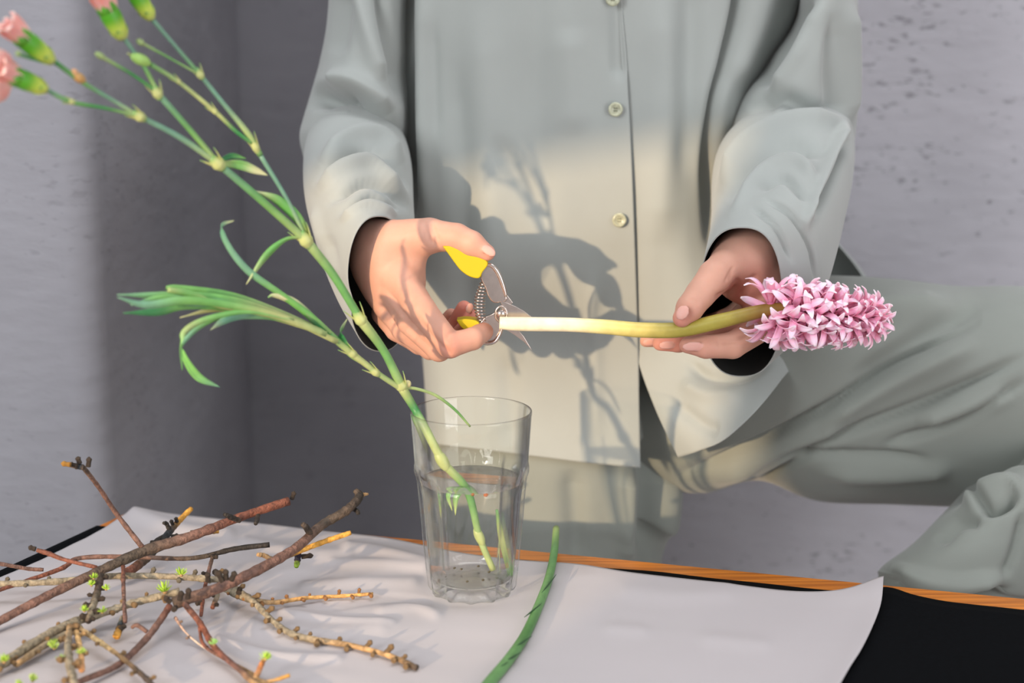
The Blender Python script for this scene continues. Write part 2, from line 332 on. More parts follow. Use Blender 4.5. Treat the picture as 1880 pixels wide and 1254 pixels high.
TR_T = [(-6, 9, [(1250, 868), (1400, 812), (1540, 735), (1660, 655), (1790, 590)]), (4, 16, [(1300, 880), (1440, 835), (1560, 780)]), (-5, 9, [(1380, 860), (1540, 800), (1700, 738), (1880, 655)]), (4, 18, [(1500, 780), (1640, 705), (1800, 630)]),
        (-4, 7, [(1440, 838), (1560, 834), (1700, 842)]), (-4, 9, [(1620, 820), (1760, 770), (1880, 700)]), (5, 24, [(1450, 620), (1600, 570), (1750, 560)]), (-4, 14, [(1560, 700), (1680, 620), (1800, 560)]), (4, 14, [(1500, 865), (1650, 868), (1750, 860)]), (-3, 7, [(1400, 880), (1440, 858), (1500, 830)]), (4, 16, [(1680, 780), (1860, 720)])]
TR_S = [(-7, 12, [(1740, 930), (1790, 880), (1850, 840), (1900, 835)]), (6, 14, [(1770, 930), (1830, 900), (1880, 890)]), (-7, 9, [(1790, 900), (1815, 935), (1850, 925), (1862, 900)]), (5, 12, [(1640, 1045), (1740, 1070), (1840, 1060)]), (-6, 8, [(1640, 1066), (1740, 1088), (1850, 1080)]), (-3, 8, [(1880, 940), (1862, 1010), (1840, 1060)]), (-4, 12, [(1720, 1000), (1760, 960), (1800, 960)])]
# ================================================================== room
FLOOR = -0.75
def slab(name, x0, x1, y0, y1, z0, z1, m, bev=0):
    b = MB(); b.box(((x0 + x1) / 2, (y0 + y1) / 2, (z0 + z1) / 2), ((x1 - x0) / 2, (y1 - y0) / 2, (z1 - z0) / 2)); o = b.build(name, m, smooth=False)
    if bev:
        md = o.modifiers.new('bevel', 'BEVEL'); md.width = bev; md.segments = 6; md.limit_method = 'ANGLE'
        for p in o.data.polygons: p.use_smooth = True
        o.modifiers.new('wn', 'WEIGHTED_NORMAL')
    return structure(o)
slab('floor', -3.2, 3.2, -2.2, 2.6, FLOOR - .1, FLOOR, M_floor)
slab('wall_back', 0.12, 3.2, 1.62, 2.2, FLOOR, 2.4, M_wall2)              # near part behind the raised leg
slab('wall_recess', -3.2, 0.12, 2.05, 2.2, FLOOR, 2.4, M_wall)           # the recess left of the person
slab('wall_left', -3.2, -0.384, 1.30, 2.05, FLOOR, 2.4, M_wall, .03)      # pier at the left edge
# unseen window wall added behind the camera; its opening trims the low sun
def sun_trim_wall():
    y0, y1 = -1.15, -1.0
    outer = [(-3.0, FLOOR), (-0.2, FLOOR), (-0.2, 1.5), (-3.0, 1.5)]
    hole = SUN_OPENING
    n = len(outer); V = []
    for y in (y0, y1):
        V += [(x, y, z) for x, z in outer] + [(x, y, z) for x, z in hole]
    Fc = []
    for k, (o, flip) in enumerate(((0, 0), (8, 1))):
        for i in range(4):
            j = (i + 1) % 4; q = (o + i, o + j, o + 4 + j, o + 4 + i); Fc.append(q if not flip else q[::-1])
    for i in range(4):
        j = (i + 1) % 4; Fc.append((4 + i, 4 + j, 12 + j, 12 + i)); Fc.append((i, 8 + i, 8 + j, j))
    return structure(mk('wall_sun_trim', V, Fc, M_wall, smooth=False))
SUN_OPENING = [(-1.66, -0.35), (-1.13, -0.35), (-1.13, .79), (-1.66, .71)]
sun_trim_wall()

# ================================================================== table
Tfl = PZ(237, 938, 0); Tfr = PZ(1880, 1098, 0); ed = (Tfr - Tfl); ed /= np.linalg.norm(ed); pd = np.array([ed[1], -ed[0], 0]);
if pd[1] > 0: pd = -pd
ld = PZ(0, 1047, 0) - Tfl; ld /= np.linalg.norm(ld)
TL = 1.15; TD = .66
table = root('table', 'wooden table with orange-brown varnished edge covered by black and white paper', 'table', (0.15, .8, FLOOR))
def tprism(name, quad, z0, z1, m, parent, bev=.002):
    V = [(*q[:2], z) for z in (z0, z1) for q in quad]
    o = mk(name, V, [(3, 2, 1, 0), (4, 5, 6, 7)] + [(i, (i + 1) % 4, 4 + (i + 1) % 4, 4 + i) for i in range(4)], m, parent, False)
    md = o.modifiers.new('bevel', 'BEVEL'); md.width = bev; md.segments = 2; return o
tq = [Tfl, Tfl + ld * TD, Tfl + ld * TD + ed * TL, Tfl + ed * TL]
tprism('tabletop', tq, -.028, 0, M_wood, table)
for a, b_ in ((.06, .06), (TL - .06, .06), (.06, TD - .06), (TL - .06, TD - .06)):
    c = Tfl + ed * a + ld * b_; h = .022
    tprism('leg', [c - ed * h - ld * h, c - ed * h + ld * h, c + ed * h + ld * h, c + ed * h - ld * h], FLOOR, -.028, M_wood, table)
def coons(top, bot, left, right, nu, nv):
    T = crom(top, nu); B = crom(bot, nu); Lf = crom(left, nv); R = crom(right, nv)
    u = np.linspace(0, 1, nu)[None, :, None]; v = np.linspace(0, 1, nv)[:, None, None]
    # resample sides by arc length so that corners agree
    return (1 - v) * T[None] + v * B[None] + (1 - u) * Lf[:, None] + u * R[:, None] - ((1 - u) * (1 - v) * T[0] + u * (1 - v) * T[-1] + (1 - u) * v * B[0] + u * v * B[-1])
def arc(pts, k=12):
    p = crom(pts, 400); s = np.concatenate([[0], np.cumsum(np.linalg.norm(np.diff(p, axis=0), axis=1))]); t = np.linspace(0, s[-1], k)
    return np.stack([np.interp(t, s, p[:, i]) for i in range(3)], 1)
zp = lambda L: arc([PZ(a, b, 0) for a, b in L], 40)
def sheet(name, top, bot, left, right, z, m, nu, nv, hf, thick):
    G = coons(zp(top), zp(bot), zp(left), zp(right), nu, nv).reshape(-1, 3); G[:, 2] = z + hf(G)
    o = mk(name, G, grid_faces(nv, nu), m); md = o.modifiers.new('solid', 'SOLIDIFY'); md.thickness = thick; md.offset = 1; return o
bl = sheet('black_paper', [(178, 966), (400, 990), (770, 1018), (960, 1029), (1100, 1043), (1200, 1050), (1300, 1062), (1400, 1072), (1470, 1080), (1532, 1085), (1590, 1082), (1640, 1080), (1690, 1097), (1760, 1108), (1880, 1121), (2150, 1152)],
           [(-470, 1560), (2050, 1600)], [(178, 966), (90, 1007), (0, 1049), (-250, 1170), (-470, 1560)], [(2150, 1152), (2120, 1300), (2050, 1600)], .0006, M_black, 160, 30,
           lambda G: 0 * G[:, 0], .0006)
tag(bl, 'black paper sheet laid on the wooden table under the white paper', 'paper')
def wh(G):
    q = proj(G); n = vnoise(G * [1, 2.6, 1], 22, 3) * .0011 + vnoise(G * [1, 3, 1], 60, 5) * .0004
    left = np.clip((1150 - q[:, 0]) / 500, 0.25, 1); z = .0012 + np.maximum(n * left + .0014, 0)
    # lifted far right corner and rippled far edge
    d = np.hypot(q[:, 0] - 1622, (q[:, 1] - 1080) * 2); z += .005 * np.exp(-(d / 70) ** 2)
    dr, _, _ = segdist(q, [(1622, 1080), (1615, 1130), (1590, 1190), (1550, 1254), (1480, 1400)]); z += .0022 * np.exp(-(dr / 30) ** 2)
    for A, w, pl in PAPER_FOLDS:
        d, sg, t = segdist(q, pl); z += A * 1e-3 * np.exp(-(d / w) ** 2)
    return np.maximum(z, .0014)
PAPER_FOLDS = [(-3, 7, [(500, 1100), (600, 1120), (700, 1105), (780, 1112)]), (2, 6, [(520, 1130), (620, 1145), (720, 1150)]), (2.2, 7, [(400, 1180), (500, 1210), (620, 1215)]), (4, 10, [(640, 1010), (700, 1018), (790, 1042)]), (3, 8, [(610, 1040), (700, 1040), (780, 1052)]), (3.5, 12, [(250, 948), (330, 975), (420, 985)]),
               (2.5, 10, [(450, 1000), (560, 1020), (640, 1022)]), (2.5, 9, [(700, 1130), (760, 1120), (800, 1135)]), (2.2, 10, [(560, 1080), (640, 1075), (760, 1075)]),
               (2, 14, [(480, 1160), (600, 1170), (700, 1160)]), (1.5, 16, [(1150, 1090), (1250, 1100), (1330, 1095)]), (1.5, 12, [(1120, 1160), (1180, 1165)]), (1.5, 14, [(1300, 1180), (1400, 1190)])]
wp = sheet('white_paper', [(246, 942), (330, 952), (420, 961), (520, 972), (600, 983), (700, 993), (770, 1005), (860, 1024), (960, 1036), (1060, 1042), (1150, 1056), (1250, 1068), (1340, 1078), (1440, 1090), (1520, 1092), (1570, 1088), (1621, 1081)],
           [(-430, 1520), (1470, 1560)], [(246, 940), (190, 975), (120, 1010), (60, 1040), (0, 1066), (-230, 1170), (-430, 1520)],
           [(1621, 1081), (1617, 1120), (1600, 1165), (1580, 1205), (1550, 1254), (1500, 1360), (1470, 1560)], 0.0, M_paper, 260, 130, wh, .0003)
tag(wp, 'large wrinkled white paper sheet spread over the table', 'paper')

# ================================================================== tumbler and water
GC = P(867, 1090, 1)  # direction only
gx, gy = PZ(867, 1088, .002)[:2]; GZ = .0035
glass = root('glass_tumbler', 'clear fluted glass tumbler half filled with water holding the carnation stem', 'glass', (gx, gy, GZ))
def lathe(prof, seg, mod=None):
    V = []
    for i, (r, z) in enumerate(prof):
        for j in range(seg):
            a = 2 * math.pi * j / seg; rr = r * (mod(i, z, a) if mod else 1); V.append((gx + rr * math.cos(a), gy + rr * math.sin(a), GZ + z))
    return V
NF = 12
def flute(i, z, a, out=True):
    if z > .086: k = max(0, 1 - (z - .086) / .010)
    else: k = 1
    if z < .012: k *= 1
    ph = (a * NF / (2 * math.pi)) % 1; rib = abs(math.cos(math.pi * ph)) ** 4
    return 1 + k * (-.050 + .10 * rib)
SC_ = 1.0
outp = [(.0001, .0035), (.018, .0035), (.0225, .0008), (.0255, 0), (.0285, .0012), (.0300, .004), (.0305, .008), (.0312, .014), (.0325, .03), (.0342, .05), (.0358, .07), (.0366, .080), (.0373, .0845), (.0388, .088), (.0396, .092), (.0401, .098), (.0407, .108), (.0414, .118), (.0421, .1285), (.0424, .1305)]
rim = [(.0422, .1318), (.0416, .1323), (.0410, .1318)]
inp = [(.0407, .1305), (.0401, .118), (.0394, .108), (.0388, .098), (.0381, .090), (.0363, .083), (.0346, .07), (.0328, .05), (.0310, .03), (.0297, .016), (.0288, .0125), (.0265, .0105), (.018, .0098), (.0001, .0095)]
def dens(p, n):
    p = np.array(p); return [tuple(x) for x in np.concatenate([p[i] + (p[i + 1] - p[i]) * np.linspace(0, 1, n, endpoint=False)[:, None] for i in range(len(p) - 1)] + [p[-1:]])]
SEG = 144; V = []; op = dens(outp, 3); ip = dens(rim + inp, 2)
V += lathe(op, SEG, lambda i, z, a: flute(i, z, a)); V += lathe(ip, SEG)
gl = mk('tumbler', V, grid_faces(len(op) + len(ip), SEG, True), M_glass, glass)
wz = .0825
wprof = [(.0001, .0093)] + [(r + .00025, z) for r, z in reversed(inp) if .0094 < z < wz - .002 and r > .001] + [(.0363 + .00025, wz - .0008)]
wprof = dens(wprof, 2) + [(.0359, wz - .0003), (.035, wz - .0006), (.033, wz - .0008), (.0001, wz - .0008)]
V = lathe(wprof, SEG)
wat = mk('water', V, grid_faces(len(wprof), SEG, True), M_water); tag(wat, 'clear still water filling the lower half of the glass tumbler', 'water')
# floating seeds and grit on the bottom
def speck(name, p, r, c, label, cat, group):
    b = MB(); b.ball(p, r * .8, c, 6, 8, axis=(r, r * .2, r * .1)); o = b.build(name, M_speck); tag(o, label, cat, group); return o
speck('seed', P(868, 908, gy - .032), .0013, lin((150, 80, 25)), 'tiny brown seed at the water line inside the glass, left of two', 'seed', 'floating seeds')
speck('seed', P(892, 909, gy - .032), .0016, lin((165, 85, 20)), 'tiny brown seed at the water line inside the glass, right of two', 'seed', 'floating seeds')
for i, (dx, dy) in enumerate(((-.019, -.006), (-.008, .01), (-.003, -.015), (.008, -.012), (.012, .004), (.018, -.008), (.004, .016), (-.013, .012))):
    speck('grit', (gx + dx, gy + dy, GZ + .0125), .0010, lin((70, 60, 35)), 'dark speck of plant debris lying on the bottom inside the glass', 'debris', 'specks on the glass bottom')

# ================================================================== loose green stem on the paper
G0, G1, G2 = lin((70, 118, 60)), lin((96, 142, 84)), lin((140, 160, 96))
b = MB(); pts = [PZ(1021, 970, .0125), PZ(1018, 1010, .0085), PZ(1008, 1060, .0055), PZ(990, 1110, .005), PZ(965, 1165, .005), PZ(935, 1210, .0052), PZ(900, 1252, .0055), PZ(862, 1300, .0055)]
cs = root('cut_flower_stem', 'thick cut green flower stem curving over the white paper, right of the glass', 'stem', PZ(965, 1165, 0))
b.tube(pts, [.0026, .0029, .0031, .0033, .0034, .0036, .0037, .0038], [G2, G1, G1, G1, G0, G1, G1, G1], 8, 14); b.build('stalk', M_plant, cs)
for (a, c) in (((1013, 1052), (1000, 1090)), ((986, 1105), (968, 1135)), ((968, 1165), (950, 1190)), ((948, 1195), (934, 1215)), ((925, 1212), (912, 1235))):
    k = MB(); A = np.array(a); C_ = np.array(c); off = np.array([9, 3]); q = [A + off * .9, (A + C_) / 2 + off * .2, C_ - off * .6]
    k.tube([PZ(*v, .0082) for v in q], [.0002, .0007, .0002], lin((40, 80, 45)), 5, 6); o = k.build('leaf_scar', M_plant, cs); o['label'] = 'dark green spiral mark'

# ================================================================== twigs
BR = lin((112, 82, 70)); BD = lin((80, 66, 54)); BK = lin((44, 38, 33)); BG = lin((142, 130, 108)); BO = lin((206, 150, 62)); BT = lin((168, 134, 92)); LG = lin((170, 205, 70)); BRR = lin((118, 70, 52))
def pix(p): return PZ(*p) if len(p) == 3 else P(p[0], p[1], p[3])
def knobby(fr, am, seed):
    ph = random.Random(seed).random() * 6
    return lambda t: 1 + am * np.maximum(0, np.sin(t * fr + ph)) ** 6 + .06 * np.sin(t * fr * 2.7 + ph)
BUDME = {}; RS = .74
def bud_at(parent, p, d, s, c, name='bud'):
    """short spur / bud pointing along d; mesh shared per colour"""
    key = (name, tuple(round(x, 3) for x in c))
    if key not in BUDME:
        b = MB(); b.tube([(0, 0, -.2), (0, 0, .2), (0, 0, .8), (0, .05, 1.3), (0, .1, 1.75)], [.55, .55, .5, .62, .12], [c * np.ones(3) * .8, np.array(c), np.array(c) * .85, np.minimum(np.array(c) * 1.25, 1), np.array(c)], 3, 7)
        o = b.build(name, M_bark, parent); BUDME[key] = o.data
    else:
        o = bpy.data.objects.new(name, BUDME[key]); COL.objects.link(o); o.parent = parent; o.matrix_parent_inverse = parent_world(parent).inverted()
    o.location = Vector(p); o.rotation_euler = Vector(d).to_track_quat('Z', 'Y').to_euler(); o.scale = (s, s, s * random.uniform(.8, 1.3)); return o
def tuft(parent, p, s, c=LG):
    b = MB(); r = random.Random(int(abs(p[0]) * 1e5))
    for i in range(22):
        d = np.array([r.gauss(0, 1), r.gauss(0, 1), abs(r.gauss(0, 1)) + .5]); d /= np.linalg.norm(d); e = d + np.array([0, 0, .35]) * r.random()
        b.ribbon([p, p + d * s * .55, p + e * s], [s * .07, s * .10, s * .03], (r.gauss(0, 1), r.gauss(0, 1), .2), np.array(c) * r.uniform(.8, 1.15), 3, thick=.0002)
    b.ball(p, s * .28, BT); return b.build('leaf_tuft', M_plant, parent)
def twig(name, label, segs, group=None, cat='twig'):
    """segs: list of (partname, pts[(px,py,z)], radii px, cols, spurs or None)"""
    base = pix(segs[0][1][len(segs[0][1]) // 2]); rt = root(name, label, cat, (base[0], base[1], 0), group)
    for si, sgm in enumerate(segs):
        pn, pts, rad, cols = sgm[:4]; b = MB(); W3 = [pix(p) for p in pts]; sc = 1 / 2650.
        rad = np.broadcast_to(np.array(rad, float), (len(pts),)) * sc * RS; kn = sgm[4] if len(sgm) > 4 else None
        p, t = b.tube(W3, rad, cols, 8, 9, knob=knobby(len(pts) * 9, .22 if kn else .12, si + len(label)))
        b.build(pn, M_bark, rt)
        if kn:
            n, s, c = kn; rr = random.Random(si * 7 + len(label))
            for k in range(n):
                i = int((k + .5 + rr.uniform(-.25, .25)) / n * (len(p) - 1)); tt = t[i]
                sd = np.cross(tt, [0, -.5, 1]); sd /= np.linalg.norm(sd); sd *= (1 if k % 2 else -1)
                d = sd + np.array([0, -.15, .5]) * rr.uniform(.2, 1.0) + tt * .25; d /= np.linalg.norm(d)
                bud_at(rt, p[i] + d * rad.mean() * .4, d, s * sc * 1.35 * rr.uniform(.8, 1.25), c)
    return rt
r1 = twig('twig', 'long smooth red-brown branch with an upright side shoot, running to the left edge', [
    ('branch', [(-60, 1172, .006), (0, 1140, .01), (85, 1095, .018), (190, 1045, .028), (270, 1010, .034), (350, 985, .04), (440, 950, .046), (530, 920, .052)], [10, 10, 11, 12, 14, 13, 11, 12], [BR, BR, BR, BD, BD, BR, BRR, BRR]),
    ('side_shoot', [(262, 1006, .036), (215, 945, .06), (180, 893, .085), (152, 857, .104)], [7, 6, 5.5, 6], [BR, BR, BR, BD]),
    ('shoot_tip', [(153, 858, .104), (142, 856, .105), (126, 853, .107)], [7, 7, 4.5], [BD, BK, BO]),
    ('side_shoot', [(178, 1042, .03), (120, 1028, .036), (88, 1016, .04), (68, 1010, .042)], [5, 5, 6, 5], [BRR, BRR, BRR, BRR]),
    ('side_shoot', [(226, 1040, .028), (227, 1090, .02), (230, 1142, .012)], [5, 5, 5], [BRR, BR, BR]),
    ('branch_stub', [(440, 956, .045), (425, 950, .05), (412, 944, .054)], [7, 7, 5], [BD, BK, BK]), ('branch_stub', [(474, 938, .046), (472, 955, .045), (469, 962, .044)], [6, 6, 5], [BD, BK, BK]),
    ('branch_stub', [(350, 980, .035), (385, 975, .036), (402, 974, .036)], [9, 9, 7], [BD, BD, BO])])
for q, d in (((150, 858, .104), (-.9, 0, .1)), ((140, 855, .106), (-1, 0, .2)), ((162, 855, .105), (.2, 0, 1)), ((146, 850, .107), (-.3, 0, 1)), ((128, 853, .108), (-1, .1, .1)), ((228, 1150, .01), (-.2, -.4, -.1)), ((64, 1008, .043), (-1, 0, .3)), ((536, 915, .053), (.4, 0, 1))):
    bud_at(r1, PZ(*q), d, .0032, BD if q[0] != 128 else BO)
r2 = twig('twig', 'thin red-brown twig lying behind the upright shoot, its dark end pointing at the glass', [
    ('branch', [(-50, 1098, .012), (0, 1083, .014), (110, 1045, .018), (145, 1025, .02), (230, 1022, .02), (350, 1025, .02), (430, 1008, .022), (495, 1000, .024)], [5, 5, 6, 6, 6, 6, 7, 7], [BRR, BRR, BRR, BR, BR, BD, BK, BK]),
    ('side_shoot', [(-40, 1030, .03), (0, 1035, .026), (50, 1044, .02), (80, 1046, .018)], [5, 5, 5, 5], [BR, BR, BR, BR]),
    ('side_shoot', [(391, 1020, .021), (383, 1050, .016), (375, 1085, .01), (369, 1130, .005)], [5, 5, 5, 4.5], [BD, BR, BRR, BRR], (4, 5, BD))])
r3 = twig('twig', 'thick dark brown branch reaching over the table edge, with a pale orange broken side stub', [
    ('branch', [(318, 1108, .02), (400, 1080, .026), (480, 1043, .032), (545, 1005, .038), (590, 965, .045), (635, 938, .052), (660, 912, .058), (652, 900, .062)], [15, 13, 13, 12, 12, 12, 11, 7], [BD, BR, BR, BR, BD, BD, BK, BD]),
    ('broken_stub', [(520, 1024, .028), (560, 1008, .03), (600, 993, .034), (644, 978, .038)], [7, 7, 7, 6.5], [BK, BO, BO, BO]),
    ('side_shoot', [(312, 1112, .02), (290, 1145, .013), (262, 1180, .008), (215, 1222, .007), (150, 1250, .008), (60, 1290, .008)], [8, 8, 8, 7, 7, 7], [BRR, BR, BR, BR, BR, BR]),
    ('side_shoot', [(338, 1108, .02), (368, 1145, .014), (395, 1190, .01), (440, 1230, .008), (475, 1262, .008)], [7, 7, 7, 6, 8], [BR, BRR, BRR, BR, BT]),
    ('side_shoot', [(366, 1150, .013), (372, 1180, .008), (395, 1200, .006), (470, 1240, .006)], [4, 4, 4, 4], [BRR, BRR, BR, BT]),
    ('branch_stub', [(570, 982, .042), (562, 968, .05), (555, 962, .053)], [9, 8, 6], [BD, BK, BD]), ('branch_stub', [(500, 1028, .035), (485, 1020, .038), (473, 1018, .04)], [6, 6, 5], [BD, BT, BT]),
    ('branch_stub', [(548, 1010, .028), (546, 1030, .02), (544, 1040, .018)], [9, 8, 6], [BK, BK, LG]), ('branch_stub', [(642, 930, .052), (655, 938, .05), (658, 943, .049)], [7, 6, 5], [BK, BK, BK]),
    ('branch_stub', [(655, 912, .058), (668, 908, .058), (676, 907, .058)], [8, 5, 3], [BD, BT, BT]), ('side_shoot', [(270, 1160, .01), (252, 1148, .014), (242, 1152, .012)], [5, 5, 4], [BR, BR, BR])])
for q, d in (((330, 1100, .028), (.3, 0, 1)), ((345, 1096, .03), (.2, -.3, 1)), ((312, 1104, .026), (-.6, -.3, .6)), ((322, 1116, .022), (0, -1, .1)), ((415, 1062, .036), (0, 0, 1)), ((408, 1066, .035), (-.5, 0, 1)), ((425, 1064, .036), (.5, 0, 1)), ((382, 1066, .03), (0, 0, 1)), ((556, 1022, .022), (1, 0, .1)), ((440, 1082, .02), (0, -.5, -.2))):
    bud_at(r3, PZ(*q), d, .0034, BD)
r4 = twig('larch_twig', 'grey knobbly twig lying nearly level across the left part of the paper', [
    ('branch', [(-50, 1070, .016), (0, 1072, .016), (100, 1068, .017), (200, 1058, .018), (300, 1058, .019), (370, 1062, .018), (425, 1066, .016)], [8, 8, 8, 8, 8, 8, 8], [BG, BG, BG, BG, BG, BG, BD], (13, 5, BG))], None)
tuft(r4, PZ(333, 1056, .025), .0050)
r5 = twig('larch_twig', 'grey knobbly twig slanting to the bottom left corner with a bright green leaf tuft', [
    ('branch', [(-30, 1240, .008), (0, 1222, .009), (60, 1182, .011), (130, 1145, .013), (200, 1122, .014), (250, 1106, .017), (330, 1086, .022)], [11, 11, 11, 11, 9, 9, 9], [BG, BG, BG, BG, BG, BG, BG], (14, 5.5, BT)),
    ('side_shoot', [(30, 1220, .008), (90, 1180, .009), (150, 1152, .012)], [7, 8, 8], [BT, BG, BG], (5, 5, BT))])
tuft(r5, PZ(303, 1086, .024), .0062); tuft(r5, PZ(8, 1215, .012), .0045); tuft(r5, PZ(98, 1186, .013), .004)
r6 = twig('larch_twig', 'long beige larch twig with evenly spaced buds, sloping down to the right below the glass', [
    ('branch', [(395, 1050, .014), (425, 1078, .014), (465, 1105, .012), (510, 1148, .008), (555, 1170, .006), (640, 1184, .0055), (715, 1204, .005), (765, 1226, .005)], [8, 10, 8, 7, 8, 6.5, 6, 7], [BD, BG, BG, BG, BG, BT, BT, BD], (24, 5.5, BT))])
r7 = twig('larch_twig', 'pale orange thin larch twig with small round buds pointing at the glass foot', [
    ('branch', [(410, 1080, .012), (450, 1098, .012), (500, 1106, .009), (560, 1098, .006), (630, 1094, .005), (685, 1090, .005)], [8, 8, 6, 5, 4.5, 4], [BG, BG, BT, lin((214, 160, 92)), lin((214, 160, 92)), lin((214, 160, 92))], (16, 4.2, lin((196, 138, 84))))])
r8 = twig('larch_twig', 'short stubby twig with yellow-green shoots standing across the grey twigs', [
    ('branch', [(186, 1058, .026), (178, 1090, .022), (168, 1120, .018), (162, 1142, .014)], [8, 9, 9, 7], [BD, BD, BG, BD], (9, 6, BD))])
for q in ((168, 1075, .026), (195, 1082, .024), (155, 1122, .02), (188, 1124, .018), (172, 1062, .028)): tuft(r8, PZ(*q), .0034)
r9 = twig('twig', 'blackish rough twig with an orange broken tip near the far paper corner', [
    ('branch', [(236, 1050, .012), (265, 1028, .014), (292, 1000, .018), (315, 972, .022), (333, 952, .026), (351, 934, .03)], [12, 12, 11, 9, 8, 7], [BRR, BD, BK, BD, BO, BO]),
    ('branch_stub', [(300, 985, .02), (288, 992, .022), (280, 998, .024)], [6, 6, 4], [BK, BK, BK]), ('branch_stub', [(312, 975, .022), (306, 962, .028), (300, 960, .03)], [6, 6, 4], [BK, BK, BK])])
for q, d in (((318, 965, .024), (-.4, 0, 1)), ((316, 985, .02), (1, 0, .2)), ((285, 1000, .022), (-.8, 0, .6)), ((325, 958, .026), (-.3, 0, 1))): bud_at(r9, PZ(*q), d, .0028, BK)
r10 = twig('larch_twig', 'blurred beige twig forking toward the viewer at the bottom left', [
    ('branch', [(128, 1150, .014), (125, 1185, .016), (128, 1220, .018), (138, 1262, .018)], [7, 8, 9, 8], [BT, BG, BG, BG], (6, 6, BT)),
    ('side_shoot', [(140, 1150, .014), (185, 1180, .012), (220, 1205, .01), (262, 1240, .008), (285, 1264, .008)], [6, 6, 5, 6, 6], [BT, lin((196, 168, 120)), BT, BD, BD], (5, 5, BT)),
    ('side_shoot', [(140, 1160, .014), (148, 1195, .014), (150, 1230, .014)], [6, 6, 7], [lin((206, 165, 110)), lin((206, 165, 110)), lin((206, 150, 100))], (4, 6, lin((206, 165, 110))))])
for q in ((100, 1190, .014), (112, 1215, .016), (150, 1200, .02), (60, 1250, .012), (35, 1262, .012)): tuft(r10, PZ(*q), .0038, lin((178, 205, 96)))
r11 = twig('larch_twig', 'forked reddish twig end with a green tip at the bottom edge of the paper', [
    ('branch', [(452, 1240, .006), (490, 1262, .006), (540, 1290, .006)], [9, 11, 9], [BT, BT, BG]),
    ('side_shoot', [(468, 1248, .008), (478, 1225, .012), (484, 1212, .014)], [6, 6, 5], [BT, lin((190, 120, 70)), lin((190, 140, 80))]),
    ('side_shoot', [(462, 1245, .006), (490, 1252, .008), (532, 1240, .01)], [4, 4, 4.5], [BT, BT, BO])])
tuft(r11, PZ(487, 1210, .016), .0045); tuft(r3, PZ(393, 1183, .014), .0036, lin((160, 205, 120)))
r12 = twig('larch_twig', 'faint pale thin twig tip lying between the two reddish shoots', [
    ('branch', [(322, 1134, .012), (340, 1160, .009), (365, 1182, .006), (400, 1205, .005)], [4, 2.2, 2.2, 2], [lin((190, 150, 130)), lin((190, 160, 140)), lin((190, 170, 150)), lin((190, 170, 150))], (3, 3, lin((180, 150, 130))))])
r13 = twig('larch_twig', 'short knobby bud spur hanging under the thick dark branch', [
    ('branch', [(400, 1082, .018), (398, 1096, .014), (390, 1116, .010)], [6, 6, 5.5], [BD, BG, BRR], (3, 4, BD))])
r14 = twig('twig', 'short dark bud spur hanging below the upright shoot of the long branch', [
    ('branch', [(224, 1132, .012), (220, 1152, .009), (214, 1168, .007)], [4, 8, 9], [BG, BK, BO])])
# ================================================================== carnation
CG = lin((98, 150, 84)); CB = lin((104, 146, 122)); CY = lin((168, 178, 116)); CP = lin((150, 172, 112)); CD = lin((60, 128, 70)); CBr = lin((150, 110, 70))
def yc(px): return .952 - .000237 * (738 - px)
def Q(px, py, dy=0): return P(px, py, yc(px) + dy)
car = root('carnation', 'spray carnation with pink buds and narrow green leaves leaning out of the glass', 'flower', (gx, gy, GZ))
def cstem(pts, rad, cols, name='stem', seg=10):
    b = MB(); W3 = [p if isinstance(p, np.ndarray) else Q(*p) for p in pts]; b.tube(W3, np.array(rad) / 2700., cols, 8, seg); return b.build(name, M_plant, car)
def node(p, r, ax, c=CY, c2=CG):
    """swollen joint with two sheath tips"""
    q = Q(*p); b = MB(); d = Q(p[0] + ax[0], p[1] + ax[1]) - q; L_ = np.linalg.norm(d)
    b.tube([q - d * .9, q - d * .35, q + d * .1, q + d * .8, q + d * 1.5], [r * .55 / 2700, r*.8 / 2700, r * .95 / 2700, r * .75 / 2700, r * .5 / 2700], [c2, c, c, c, c2], 4, 10)
    sd = np.cross(d / L_, [0, -1, 0])
    for s in (-1, 1):
        b.ribbon([q + sd * s * r * .7 / 2700, q + d * 1.3 + sd * s * r * 1.2 / 2700, q + d * 2.2 + sd * s * r * 1.5 / 2700], [r * .5 / 2700, r * .35 / 2700, .0001], (0, -.6, .3), [c, c, c2], 3)
    return b.build('node', M_plant, car)
gq = lambda px, py, y: P(px, py, y)
# main stem: bottom of the glass -> rim -> node -> up
cstem([gq(905, 1046, gy - .004), gq(880, 985, gy - .006), gq(858, 893 + 8, gy - .010), gq(815, 850, gy - .016), gq(780, 785, gy - .014), gq(762, 752, .955), (738, 712)], [6, 6.5, 7.5, 8, 8, 7.5, 9],
      [CY, CP, CG, CY, CP, CD, CY])
b = MB(); q = gq(812, 846, gy - .016); b.ball(q, .0042, CY, 8, 10, axis=(P(822, 862, q[1]) - q) * 1.2); b.build('node', M_plant, car)
b = MB(); q = gq(880, 985, gy - .006); b.ball(q, .0034, CY, 8, 10, axis=(P(888, 1003, q[1]) - q) * 1.0); b.build('node', M_plant, car)
cstem([(738, 712), (705, 645), (663, 588)], [9, 7.5, 9.5], [CP, CG, CY]); cstem([(663, 588), (612, 505), (565, 445)], [7, 7.5, 8.5], [CG, CG, CP])
cstem([(563, 442), (480, 368), (400, 300)], [7, 6.5, 6], [CP, CG, CB]); cstem([(400, 300), (330, 252), (255, 213)], [5, 4.8, 4.2], [CP, CB, CB])
cstem([(255, 213), (200, 180), (150, 150), (96, 110)], [3.4, 3.2, 3.6, 4], [CP, CB, CG, CD]); cstem([(255, 213), (190, 198), (130, 187), (82, 163)], [3.2, 3, 3.6, 3.6], [CP, CD, CG, CB])
